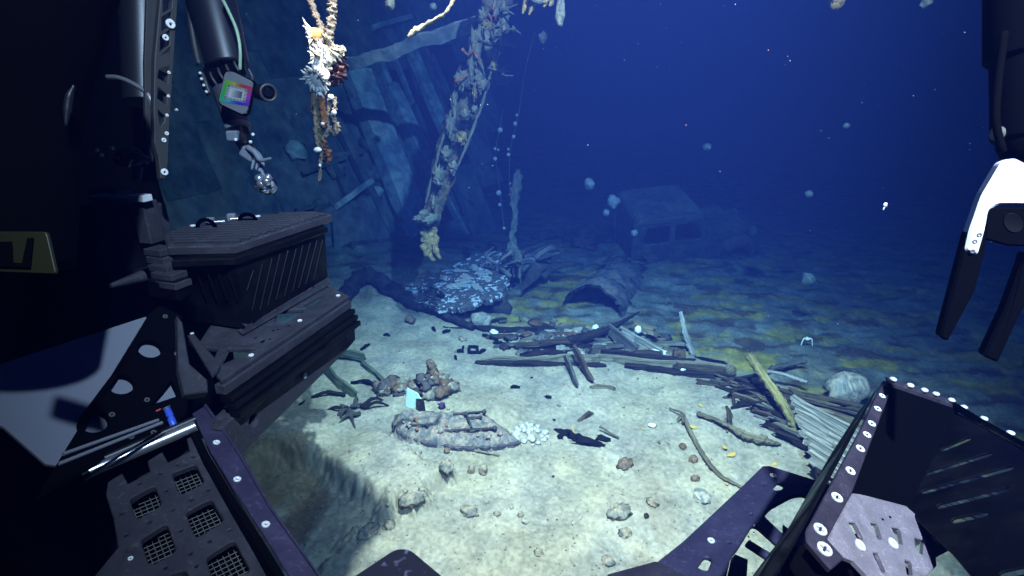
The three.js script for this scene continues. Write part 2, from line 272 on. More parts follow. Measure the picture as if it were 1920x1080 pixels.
{
  const f = {o:[-4.118,-0.005,-8.305],u:[0.6413,0.0023,-0.7673],v:[-0.3021,0.9200,-0.2498],n:[0.7053,0.3920,0.5907]}, t = thing('wreck_hull', 'huge leaning rusted steel hull side with frames, fading into blue', 'shipwreck', f.o);
  // plating: rows of plates, each its own piece, left out where the side is torn open
  const edge = [[-0.313,6.085],[-0.805,3.188],[-0.896,1.585],[-0.461,0.135],[0.944,-0.571],[3.164,-0.473],[5.329,0.117],[6.584,1.638],[7.563,4.873],[8.239,6.597]];
  const us = [], vs = []; for (let u = -9.6; u < 12; u += 1.7) us.push(u); for (let v = -9; v < 12; v += 0.8) vs.push(v);
  const rib = [[3.052,3.609],[3.308,0.288]], th = Math.atan2(rib[0][1] - rib[1][1], rib[0][0] - rib[1][0]), turn = ([a, b]) => [a * cos(th) - b * sin(th), a * sin(th) + b * cos(th)];   // strakes run along the ribs
  const gap = [[[4.199,3.387],[4.956,3.501],[4.955,1.802],[4.688,0.612],[3.867,0.522]], [[5.472,4.362],[6.386,4.535],[5.355,1.762],[4.955,1.802]]];
  vs.forEach((v, j) => us.forEach((u0, i) => {
    const u = u0 + (j % 3) * 0.6, [cx, cy] = turn([u + 0.85, v + 0.4]);
    if (inside(edge, cx, cy) < -0.35 || gap.some((q) => inside(q, cx, cy) > 0.0)) return;
    const g = new THREE.BoxGeometry(1.72, 0.815, 0.04, 8, 5, 1); g.rotateZ(th); g.translate(cx, cy, 0); const p = g.attributes.position, off = (i + j) % 2 * 0.02 + rr(-0.006, 0.006);
    for (let k = 0; k < p.count; k++) { const x = p.getX(k), y = p.getY(k); p.setZ(k, p.getZ(k) + off + 0.06 * fbm(x * 0.5, y * 0.5, 2) + 0.012 * n2(x * 3, y * 3)); }
    g.computeVertexNormals(); g.applyMatrix4(basis(f)); const uv = g.attributes.uv; for (let k = 0; k < uv.count; k++) uv.setXY(k, uv.getX(k) * 1.2 + u * 1.7, uv.getY(k) * 0.8 + v * 1.3);
    part(t, 'hull_plate', g, MAT.rustGrey);
  }));
  // standing frames and stiffeners, in metres along the hull
  const line = (name, a, b, w, d, mat, lift = 0.1) => { const g = aim(plankGeo(hypot(b[0] - a[0], b[1] - a[1]), d, w, { ragged: 0.05, warp: 0.008, nl: 16, worn: 0.25 }), [a[0], a[1], 0], [b[0], b[1], 0], 0); g.translate(0, 0, lift + d / 2); g.applyMatrix4(basis(f)); return part(t, name, g, mat); };
  const seg = [[3.052,3.609],[3.308,0.288],[2.397,2.992],[2.865,0.072],[3.307,3.827],[3.588,0.205],[3.894,3.389],[4.315,1.155],[4.752,4.256],[5.043,1.892],[3.845,3.949],[4.066,1.892],[2.01,2.605],[2.268,0.242],[1.76,1.163],[2.699,1.54],[1.423,1.868],[2.371,2.064],[1.935,2.108],[2.779,2.129],[1.076,1.241],[1.634,1.294],[3.976,4.624],[5.089,4.939],[1.746,0.414],[3.588,0.205]];
  line('frame', seg[0], seg[1], 0.30, 0.52, MAT.hullPale, 0.12); line('stiffener', seg[2], seg[3], 0.14, 0.14, MAT.rustGrey); line('stiffener', seg[4], seg[5], 0.12, 0.12, MAT.rustDark, 0.3);
  line('frame', seg[6], seg[7], 0.30, 0.3, MAT.hullPale, 0.05); line('frame', seg[8], seg[9], 0.16, 0.26, MAT.hullPale); line('stiffener', seg[10], seg[11], 0.34, 0.12, MAT.hullPale, 0.05); line('stiffener', seg[12], seg[13], 0.1, 0.1, MAT.rustGrey);
  const more = [[3.581,3.612],[3.749,1.924],[4.377,4.079],[4.569,2.2],[5.202,4.469],[5.29,1.769],[2.996,3.077],[3.119,2.097],[5.368,4.113],[5.654,2.368],[2.836,3.608],[3.077,2.319],[4.461,3.034],[4.688,0.612],[4.428,1.498],[4.797,0.098]]; for (let i = 0; i < more.length; i += 2) line('stiffener', more[i], more[i + 1], [0.3, 0.1, 0.22, 0.16][(i / 2) % 4], 0.08, i % 4 ? MAT.hullPale : MAT.rustGrey, 0.03);
  line('stringer', seg[14], seg[15], 0.1, 0.2, MAT.hullPale); line('stringer', seg[16], seg[17], 0.08, 0.1, MAT.rustGrey); line('stringer', seg[18], seg[19], 0.08, 0.1, MAT.rustGrey); line('stringer', seg[20], seg[21], 0.08, 0.12, MAT.rustGrey); line('stringer', seg[22], seg[23], 0.1, 0.14, MAT.hullPale); line('stringer', seg[24], seg[25], 0.14, 0.16, MAT.rustDark, 0.25);
  // crumbled crust low on the side, in blocks
  for (let k = 0; k < 9; k++) { const q = [rr(seg[12][0] - 0.9, seg[12][0] + 1.4), rr(seg[13][1] + 0.6, seg[12][1] - 0.2)], g = rockGeo(rr(0.12, 0.26), rr(0.09, 0.18), 0.1, { detail: 1 }); g.translate(q[0], q[1], 0.1); g.applyMatrix4(basis(f)); part(t, 'crust_block', g, rnd() < 0.5 ? MAT.rustGrey : MAT.hullPale); }
  const panel = [[1.704,1.132],[2.683,1.306],[2.934,0.145],[2.174,0],[1.438,0.183]]; part(t, 'bulkhead_panel', plateGeo(f, panel, [], 0.05, 0.01, 0.2), MAT.rustGrey);
}
{ // leaning mast, a flattened encrusted timber with growth
  const pts = [[-0.134,4.469,-7.166],[-0.259,3.794,-7.027],[-0.514,3.156,-6.901],[-0.731,2.552,-6.841],[-0.931,1.921,-6.771],[-1.044,1.465,-6.711]], t = thing('leaning_mast', 'tall leaning mast thick with pale growth, hanging before the hull', 'mast', pts[5]);
  part(t, 'timber', limb(pts, [0.165, 0.18, 0.17, 0.155, 0.13, 0.085], { seg: 18, per: 16, rough: 0.3, freq: 3.4, flat: 0.7 }), MAT.mast);
  const ridge = [[-0.323,3.775,-6.807],[-0.607,3.157,-6.689],[-0.833,2.542,-6.625],[-1.039,1.889,-6.6]]; part(t, 'edge_strip', limb(ridge, [0.02, 0.022, 0.02, 0.012], { per: 14, rough: 0.6 }), MAT.growth);
  const ridge2 = [[-0.155,3.607,-6.746],[-0.334,3.043,-6.647],[-0.547,2.513,-6.614],[-0.695,2.206,-6.609]]; part(t, 'edge_strip', limb(ridge2, [0.02, 0.02, 0.016, 0.01], { per: 14, rough: 0.6 }), MAT.growth);
  const spots = [[-0.19,3.982,-6.829],[-0.323,3.932,-6.758],[-0.089,3.882,-6.793],[-0.282,3.821,-6.718],[-0.176,3.766,-6.698],[-0.354,3.701,-6.695],[-0.247,3.633,-6.649],[-0.415,3.548,-6.671],[-0.202,3.492,-6.651],[-0.454,3.393,-6.668],[-0.359,3.326,-6.644],[-0.55,3.27,-6.623],[-0.329,3.214,-6.603],[-0.422,3.129,-6.625],[-0.656,3.014,-6.637],[-0.534,2.9,-6.595],[-0.425,2.957,-6.616],[-0.704,2.754,-6.595],[-0.58,2.634,-6.605],[-0.771,2.455,-6.593],[-0.689,2.319,-6.597],[-0.865,2.213,-6.558],[-0.949,1.889,-6.6]];
  spots.forEach((p, i) => { const s = i < 12 ? 1 : 0.7, g = rockGeo(rr(0.03, 0.09) * s, rr(0.06, 0.20) * s, rr(0.02, 0.04), { detail: 3, rough: 0.7, freq: 2.4 }); g.translate(...p); part(t, 'growth_patch', g, i % 5 === 3 ? MAT.yellowGrowth : MAT.growth); });
  for (let k = 0; k < 26; k++) { const p = spots[floor(rnd() * 12)], q = [p[0] + rr(-0.16, 0.2), p[1] + rr(-0.1, 0.1), p[2] + rr(-0.05, 0.12)]; part(t, 'frond', limb([q, [q[0] + rr(-0.02, 0.1), q[1] + rr(-0.09, 0.06), q[2] + rr(-0.02, 0.1)], [q[0] + rr(0, 0.2), q[1] + rr(-0.14, 0.08), q[2] + 0.05]], [0.018, 0.014, 0.006], { seg: 5, per: 3, rough: 0.5 }), rnd() < 0.4 ? MAT.rustRed : MAT.growth); }
  const cuff = [[-1.132,1.686,-6.632],[-1.014,1.667,-6.572],[-0.963,1.698,-6.637],[-1.067,1.735,-6.65]]; cuff.forEach((p) => { const g = rockGeo(0.07, 0.05, 0.06, { rough: 0.5 }); g.translate(...p); part(t, 'growth_patch', g, MAT.growth); });
  part(t, 'growth_patch', plateGeo({ o: [-0.394,3.545,-6.617], u: [1, 0, 0], v: [0, 1, 0], n: [0, 0, 1] }, [[-0.06, 0.14], [0.07, 0.1], [0.0, -0.16]], [], 0.02, 0.003), MAT.growth);
  const rag = [[-1.057,1.54,-6.685],[-1.017,1.385,-6.629],[-1.057,1.292,-6.595],[-0.938,1.192,-6.559]]; part(t, 'hanging_rag', limb(rag, [0.10, 0.12, 0.07, 0.03], { seg: 12, per: 8, rough: 0.5, freq: 8, flat: 0.45 }), MAT.yellowGrowth);
  const rag2 = [[-0.97,1.392,-6.578],[-0.931,1.305,-6.547],[-0.885,1.207,-6.511]]; part(t, 'hanging_rag', limb(rag2, [0.03, 0.045, 0.02], { seg: 8, per: 6, rough: 0.5 }), MAT.yellowGrowth);
}
{ const a = [-2.653,3.468,-9.25], b = [-0.485,4.007,-8.169]; const g = aim(plankGeo(dist(a, b), 0.08, 0.17, { ragged: 0.1, nl: 24, warp: 0.03 }), a, b, 0.5); solid('broken_spar', 'pale broken spar lying level between hull and mast top', 'spar', g, MAT.hullPale, a); }
{ const pts = [[-0.291,3.706,-3.27],[-0.313,3.616,-3.238],[-0.355,3.561,-3.239],[-0.404,3.538,-3.262],[-0.474,3.511,-3.306],[-0.521,3.487,-3.297],[-0.567,3.454,-3.285]]; solid('bent_cable', 'thin pale bent cable dangling in front of the mast top', 'cable', limb(pts, [0.010, 0.010, 0.011, 0.011, 0.013, 0.017, 0.008], { per: 9, rough: 0.4, freq: 30 }), crust(0.42, 0.40, 0.26, 8, 0.008), pts[6]); }
{ // clump hanging at the top of the picture
  const c = [0.276,4.088,-5.857], t = thing('hanging_wreckage', 'ragged rusty ledge hanging from above, with drooping pale growth', 'wreckage', c);
  const g = rockGeo(0.24, 0.10, 0.12, { detail: 3, rough: 0.5, freq: 2 }); g.translate(...c); part(t, 'ledge', g, MAT.rustGrey);
  for (const [a, b] of [[[0.124,4.004,-5.773], [0.099,3.837,-5.712]], [[0.199,3.958,-5.756], [0.159,3.827,-5.709]], [[0.295,3.941,-5.697], [0.295,3.886,-5.677]], [[0.364,3.978,-5.711], [0.344,3.895,-5.68]]]) part(t, 'drip', limb([a, [(a[0] + b[0]) / 2 + 0.01, (a[1] + b[1]) / 2, a[2]], b], [0.03, 0.026, 0.008], { rough: 0.6, per: 5 }), MAT.yellowGrowth);
  const q = [[0.448,4.007,-5.668],[0.443,3.897,-5.628],[0.438,3.797,-5.591],[0.438,3.714,-5.561]]; part(t, 'drooping_sponge', limb(q, [0.03, 0.04, 0.045, 0.02], { rough: 0.25, per: 6, seg: 10 }), MAT.growth);
  const r = [[0.147,3.978,-5.711],[0.246,3.932,-5.694],[0.393,3.969,-5.707]]; part(t, 'strap', limb(r, [0.022, 0.02, 0.02], { rough: 0.3 }), MAT.growth);
}
for (const [p, r, label] of [[[2.709,3.894,-5.148], 0.075, 'rounded tan sponge dipping in at the top edge, above open water'], [[3.9,3.946,-5.805], 0.05, 'small green tuft at the top edge near the right claw'], [[-0.971,3.816,-4.906], 0.04, 'small pale green shred drifting at the top edge, left of the thin cable'], [[0.425,3.836,-8.319], 0.06, 'dim blue shred hanging below the ragged ledge']])
  { const g = rockGeo(r, r * 1.15, r * 0.8, { rough: 0.3, detail: 2 }); g.translate(...p); solid('drifting_sponge', label, 'sponge', g, r > 0.06 ? MAT.yellowGrowth : MAT.growth, p); }
{ // two strings of growth rising from the slab
  const make = (label, pts, beads) => {
    const t = thing('beaded_string', label, 'string', pts[pts.length - 1]);
    part(t, 'line', limb(pts, [0.006, 0.006], { seg: 5, per: 8 }), MAT.growth);
    for (const [p, r] of beads) { const g = rockGeo(r, r, r, { detail: 2, rough: 0.2 }); g.scale(0.7,0.7,0.7); g.translate(...p); part(t, 'polyp', g, MAT.softWhite); }
  };
  make('long thin string of white polyps rising past the mast, the right one', [[0.365,4.017,-9.662],[0.212,3.459,-9.459],[0.102,2.781,-9.212],[-0.017,2.303,-9.038],[-0.042,1.944,-8.908],[-0.025,1.466,-8.734],[0.017,0.908,-8.53]], [[[0.076,2.773,-9.209], 0.03], [[0.051,2.646,-9.163], 0.045], [[0.025,2.454,-9.093], 0.04], [[-0.059,2.263,-9.024], 0.03], [[-0.059,2.183,-8.995], 0.04], [[-0.025,1.745,-8.835], 0.03], [[-0.017,1.625,-8.792], 0.035]]);
  make('thin string of white polyps left of the longer one', [[-0.147,2.853,-9.451],[-0.2,2.568,-9.347],[-0.269,2.16,-9.199],[-0.226,1.834,-9.08],[-0.174,1.426,-8.932],[-0.13,1.035,-8.79]], [[[-0.191,2.535,-9.336], 0.06], [[-0.278,2.25,-9.232], 0.035], [[-0.226,2.233,-9.226], 0.03], [[-0.278,2.095,-9.175], 0.05], [[-0.217,1.573,-8.985], 0.06], [[-0.2,1.394,-8.92], 0.04], [[-0.13,1.035,-8.79], 0.035]]);
  const tp = [[0.099,1.988,-8.711],[0.066,1.778,-8.634],[0.033,1.544,-8.549],[0.041,1.271,-8.45],[0,0.96,-8.337],[0.05,0.648,-8.223]], t = thing('ragged_stake', 'thin ragged stake standing on the slab edge below the polyp strings', 'stake', tp[5]);
  part(t, 'shaft', limb(tp, [0.03, 0.09, 0.06, 0.04, 0.05, 0.12], { rough: 0.7, per: 9, freq: 7, flat: 0.4 }), MAT.growth);
  for (let k = 0; k < 9; k++) { const p = [0.017,0.742,-8.257], q = [p[0] + rr(-0.35, 0.3), p[1] + rr(-0.45, 0.1), p[2] + rr(-0.2, 0.3)]; part(t, 'tangle', limb([q, [q[0] + rr(-0.2, 0.2), q[1] + rr(0, 0.25), q[2]], [q[0] + rr(-0.25, 0.3), q[1] + rr(-0.1, 0.3), q[2]]], [0.03, 0.035, 0.012], { rough: 0.5 }), MAT.rustGrey); }
}
// slab with white patches and an oval port, propped on the seabed

{
  const f = {o:[-1.76,0.249,-7.918],u:[0.8280,0.0176,0.5605],v:[0.5528,0.1420,-0.8211],n:[-0.0941,0.9897,0.1078]}, out = [[-0.057,0.034],[-0.034,0.346],[0.079,0.753],[0.179,1.152],[0.205,1.616],[0.396,1.839],[0.608,2.071],[0.917,1.842],[1.306,1.108],[1.544,0.659],[1.515,0.428],[1.364,0.309],[1.354,0.095],[1.251,-0.019],[1.011,-0.108],[0.727,-0.129],[0.421,-0.083]];
  const port = [[0.231,0.255],[0.304,0.345],[0.578,0.304],[0.815,0.198],[0.864,0.091],[0.706,0.059],[0.461,0.121]], t = thing('fallen_hull_section', 'fallen steel section mottled white, with an oval port', 'hull section', f.o);
  const jag = []; out.forEach((p, i) => { const q = out[(i + 1) % out.length]; for (let k = 0; k < 5; k++) { const s = k / 5; jag.push([p[0] + (q[0] - p[0]) * s + rr(-0.04, 0.04), p[1] + (q[1] - p[1]) * s + rr(-0.04, 0.04)]); } });
  const pl = part(t, 'plate', plateGeo(f, jag, [port], 0.09, 0.012), MAT.patchy);
  part(pl, 'port_rim', plateGeo(f, port.map((p) => [p[0], p[1]]).map(([x, y], i, a) => { const c = a.reduce((s, q) => [s[0] + q[0] / a.length, s[1] + q[1] / a.length], [0, 0]); return [c[0] + (x - c[0]) * 1.2, c[1] + (y - c[1]) * 1.25]; }), [port], 0.04, 0.008, 0.03), MAT.patchy);
  const bar = [[0.438,0.342],[0.672,0.026]]; part(pl, 'port_bar', limb([at(f, ...bar[0], -0.03), at(f, ...bar[1], -0.03)], [0.03], { seg: 6 }), MAT.woodGreen);
  part(pl, 'port_cover', plateGeo(f, port, [], 0.02, 0, -0.13), MAT.woodGreen);
  for (let k = 0; k < 26; k++) { const u = rr(0, 1), c = [[0.406,0.231],[0.646,1.271],[1.072,0.058],[1.35,0.728]], p = [c[0][0] + (c[1][0] - c[0][0]) * u + rr(-0.3, 0.5), c[0][1] + (c[1][1] - c[0][1]) * u + rr(-0.7, 0.3)]; if (inside(out, ...p) < 0.1 || inside(port, ...p) > -0.15) continue; const g = rockGeo(rr(0.05, 0.16), rr(0.03, 0.09), rr(0.01, 0.025), { detail: 1, rough: 0.6, freq: 2 }); g.rotateZ(rr(-1, 1)); g.translate(p[0], p[1], 0.01); g.applyMatrix4(basis(f)); part(pl, 'pale_scab', g, MAT.hullPale); }
  // legs of wreckage under it so that it rests on the bed
  for (const q of [[1.402,0.655],[0.646,1.271],[0.443,0.189]]) { const a = at(f, ...q, -0.08), b = [a[0] + 0.1, -0.1, a[2] - 0.1]; part(t, 'stub', limb([a, b], [0.12, 0.18], { rough: 0.4, per: 6 }), MAT.rustDark); }
}

{ const f = {o:[0.168,0.224,-8.175],u:[0.4211,0.2913,-0.8590],v:[-0.7760,0.6061,-0.1749],n:[0.4697,0.7402,0.4812]}; solid('dark_plate', 'dark upright triangular plate standing right of the mottled section', 'plate', plateGeo(f, [[-0.071,-0.016],[0.386,0.091],[0.858,0.081],[1.295,0.011],[0.901,-0.154],[0.409,-0.121],[0.13,-0.063]], [], 0.05, 0.01), MAT.rustDark, f.o); }
{ const f = {o:[0.168,0.224,-8.175],u:[0.4211,0.2913,-0.8590],v:[-0.7760,0.6061,-0.1749],n:[0.4697,0.7402,0.4812]}; const a = [0,0.581,-9.05], t = thing('twisted_frame', 'twisted heap of ribs between mottled section and dark plate', 'wreckage', a);
  for (let k = 0; k < 14; k++) { const p = [0.222,0.47,-8.797], q = [p[0] + rr(-0.35, 0.3), p[1] + rr(-0.35, 0.15), p[2] + rr(-0.3, 0.2)]; part(t, 'rib', limb([q, [q[0] + rr(-0.1, 0.25), q[1] + rr(0, 0.2), q[2]], [q[0] + rr(0.1, 0.5), q[1] + rr(-0.15, 0.3), q[2] + rr(-0.2, 0.1)]], [0.05, 0.045, 0.02], { rough: 0.4, flat: 0.4 }), k % 3 ? MAT.rustGrey : MAT.rustDark); } }
{ // half barrel
  const a = [1.186,0.202,-7.635], b = [1.985,0.029,-9.381], ax = V(b).sub(V(a)), L = ax.length(), R = 0.46, t = thing('half_buried_drum', 'half buried rusted steel drum lying open end towards the camera', 'drum', a);
  ax.normalize(); const side = new THREE.Vector3().crossVectors(ax, new THREE.Vector3(0, 1, 0)).normalize(), upv = new THREE.Vector3().crossVectors(side, ax);
  const shell = (r, a0, a1, nA, nL, l0, l1) => { const pos = [], idx = [], uv = []; for (let j = 0; j <= nL; j++) for (let i = 0; i <= nA; i++) { const th = a0 + (a1 - a0) * i / nA, l = l0 + (l1 - l0) * j / nL + (j === 0 ? 0.10 * fbm(i * 0.5, 3, 3) : 0), k = r * (1 + 0.06 * n2(i * 0.4, l * 2)), p = V(a).addScaledVector(ax, l).addScaledVector(side, cos(th) * k).addScaledVector(upv, sin(th) * k - 0.2); pos.push(p.x, p.y, p.z); uv.push(th * r, l); }
    for (let j = 0; j < nL; j++) for (let i = 0; i < nA; i++) { const k = j * (nA + 1) + i; idx.push(k, k + 1, k + nA + 1, k + 1, k + nA + 2, k + nA + 1); } const g = new THREE.BufferGeometry(); g.setAttribute('position', new THREE.Float32BufferAttribute(pos, 3)); g.setAttribute('uv', new THREE.Float32BufferAttribute(uv, 2)); g.setIndex(idx); g.computeVertexNormals(); return g; };
  const m = crust(0.15, 0.15, 0.14, 0.8); m.side = THREE.DoubleSide; part(t, 'shell', joined([shell(R, -0.25, PI + 0.25, 36, 14, 0, L * 0.92), shell(R - 0.03, -0.25, PI + 0.25, 36, 14, 0.01, L * 0.92)]), m);
  const m2 = MAT.rustGrey; for (const l of [0.55, 1.15]) part(t, 'hoop', shell(R + 0.018, 0, PI, 30, 1, l, l + 0.05), m2);
  const p = [1.317,0.287,-8.198], st = [1.317,0.224,-8.175]; part(t, 'white_polyp', joined([limb([st, p], [0.01], { seg: 5 }), (() => { const g = rockGeo(0.045, 0.03, 0.045, { detail: 1 }); g.translate(...p); return g; })()]), MAT.softWhite);
}
{ // old car lying tilted
  const o = [3.131,-0.103,-10.717], t = new THREE.Group(); t.name = numbered('sunken_car'); t.position.set(...o); t.scale.setScalar(0.86); t.rotation.set(0.24, 0.12, 0.10, 'YXZ'); scene.add(t); origin.set(t, new THREE.Vector3());
  tag(t, 'old boxy car sunk tilted on the seabed, pale roof and bare windows', 'car');
  const body = crust(0.085, 0.09, 0.09, 0.7), dark = MAT.rustDark, pale = crust(0.11, 0.125, 0.125, 0.6);
  const side = (z, s) => { // cab side with two window openings, x forward
    const q = new THREE.Shape([[-1.0, -0.1], [0.55, -0.1], [0.66, 0.6], [0.62, 0.95], [0.40, 1.46], [0.2, 1.56], [-0.75, 1.58], [-0.98, 1.44], [-1.12, 0.9]].map((p) => new THREE.Vector2(...p)));
    for (const h of [[[-0.88, 0.9], [-0.27, 0.9], [-0.27, 1.34], [-0.80, 1.34]], [[-0.18, 0.9], [0.46, 0.9], [0.33, 1.33], [-0.18, 1.34]]]) q.holes.push(new THREE.Path(h.map((p) => new THREE.Vector2(...p)).reverse()));
    const g = new THREE.ExtrudeGeometry(q, { depth: 0.05, bevelEnabled: true, bevelSize: 0.015, bevelThickness: 0.015, bevelSegments: 1 }); g.translate(0, 0, z); return g; };
  part(t, 'cab_side', side(0.66), body); part(t, 'cab_side', side(-0.71), body);
  { const g = new RoundedBoxGeometry(1.46, 0.2, 1.5, 8, 0.09), p = g.attributes.position; for (let i = 0; i < p.count; i++) p.setY(i, p.getY(i) - 0.14 * (p.getX(i) / 0.8) ** 4 - 0.10 * (p.getZ(i) / 0.76) ** 4 + 0.03 * n2(p.getX(i) * 3, p.getZ(i) * 3)); g.computeVertexNormals(); g.translate(-0.3, 1.6, 0); part(t, 'roof', g, pale); }
  { const g = new RoundedBoxGeometry(0.07, 1.3, 1.4, 2, 0.03); g.translate(-1.04, 0.9, 0); part(t, 'rear_panel', g, pale); }
  { const g = new RoundedBoxGeometry(1.15, 0.62, 0.98, 4, 0.16), p = g.attributes.position; for (let i = 0; i < p.count; i++) { const k = 1 - 0.16 * (p.getX(i) + 0.57); p.setZ(i, p.getZ(i) * k); p.setY(i, p.getY(i) + 0.05 * n2(p.getX(i) * 3, p.getZ(i) * 3)); } g.computeVertexNormals(); g.translate(1.18, 0.62, 0); part(t, 'hood', g, body); }
  { const g = new RoundedBoxGeometry(0.09, 0.62, 0.72, 2, 0.04); g.translate(1.78, 0.58, 0); part(t, 'radiator_grille', g, dark); }
  for (const s of [-1, 1]) { part(t, 'fender', limb([[0.55, 0.3, s * 0.72], [0.95, 0.62, s * 0.74], [1.35, 0.74, s * 0.74], [1.72, 0.45, s * 0.74]], [0.12, 0.17, 0.17, 0.12], { per: 8, rough: 0.15, flat: 0.6, seg: 10 }), dark); const w = part(t, 'wheel', joined([new THREE.TorusGeometry(0.34, 0.09, 8, 24).translate(1.3, 0.33, s * 0.74)]), dark); part(w, 'hub', cyl([1.3, 0.33, s * 0.68], [1.3, 0.33, s * 0.82], 0.09), pale); part(t, 'headlamp', rockGeo(0.1, 0.13, 0.13, { rough: 0.1 }).translate(1.72, 0.78, s * 0.46), pale); part(t, 'running_board', aim(plankGeo(1.4, 0.05, 0.22), [-0.9, 0.26, s * 0.8], [0.5, 0.26, s * 0.8]), dark); }
  { const g = new RoundedBoxGeometry(0.12, 0.16, 1.5, 2, 0.04); g.translate(1.9, 0.32, 0); part(t, 'bumper', g, pale); }
  part(t, 'door_pillar', limb([[-0.2, 0.84, 0.74], [-0.2, 1.42, 0.74]], [0.022], { seg: 6 }), MAT.growth);
  part(t, 'floor', new RoundedBoxGeometry(2.9, 0.14, 1.3, 1, 0.03).translate(0.4, 0.2, 0), dark);
}
for (const [p, r, label] of [[[1.342,1.612,-9.638], 0.09, 'dim cluster of pale polyps left of the sunken car'], [[1.638,1.143,-9.467], 0.055, 'single bright white polyp left of the sunken car'], [[2.119,0.812,-9.347], 0.06, 'small blue grey polyp low beside the sunken car'], [[1.795,1.286,-9.732], 0.11, 'blurred pale polyp by the upper left corner of the car']])
  { const g = rockGeo(r, r, r, { detail: 2, rough: 0.35 }); g.translate(...p); const s = thing('sea_polyp', label, 'polyp', p); part(s, 'head', g, MAT.softWhite); }
{ // rubble heap behind and left of the car
  for (let k = 0; k < 16; k++) { const [x, z] = [[[1.772,-11.058], [2.252,-10.673], [2.522,-9.972], [1.397,-11.685]][k % 4]].flat(), px = x + rr(-0.7, 0.7), pz = z + rr(-0.8, 0.8), s = rr(0.08, 0.26); const g = rockGeo(s, s * 0.5, s, { rough: 0.6, freq: 2, detail: 3 }); const y = gy(px, pz); g.translate(px, y + s * 0.25, pz); solid('rusty_lump', `${k % 4 ? 'dark' : 'brown'} rusty lump in the heap by the sunken car, ${['lowest left', 'middle', 'nearest the car', 'far left'][k % 4]} cluster`, 'rusty lump', g, k % 4 ? MAT.rustDark : MAT.rustBrown, [px, y, pz], 'rubble heap by the sunken car'); }
}
{ // thick dark hose snaking from the left
  const q = [[[-2.568,-7.427], 0.02], [[-2.499,-7.881], 0.06], [[-2.278,-8.15], 0.10], [[-1.862,-7.969], 0.09], [[-1.48,-7.669], 0.07], [[-1.134,-7.466], 0.09], [[-0.841,-7.272], 0.06], [[-0.534,-7.015], 0.05]], pts = q.map(([p, h]) => on(p, h));
  solid('thick_hose', 'thick dark crusted hose snaking left of the mottled section', 'hose', limb(pts, [0.13, 0.14, 0.14, 0.12, 0.1, 0.08, 0.06, 0.045], { per: 12, seg: 12, rough: 0.3, freq: 6 }), crust(0.045, 0.04, 0.05, 2, 0.02), pts[7]);
}
console.log('wreck');

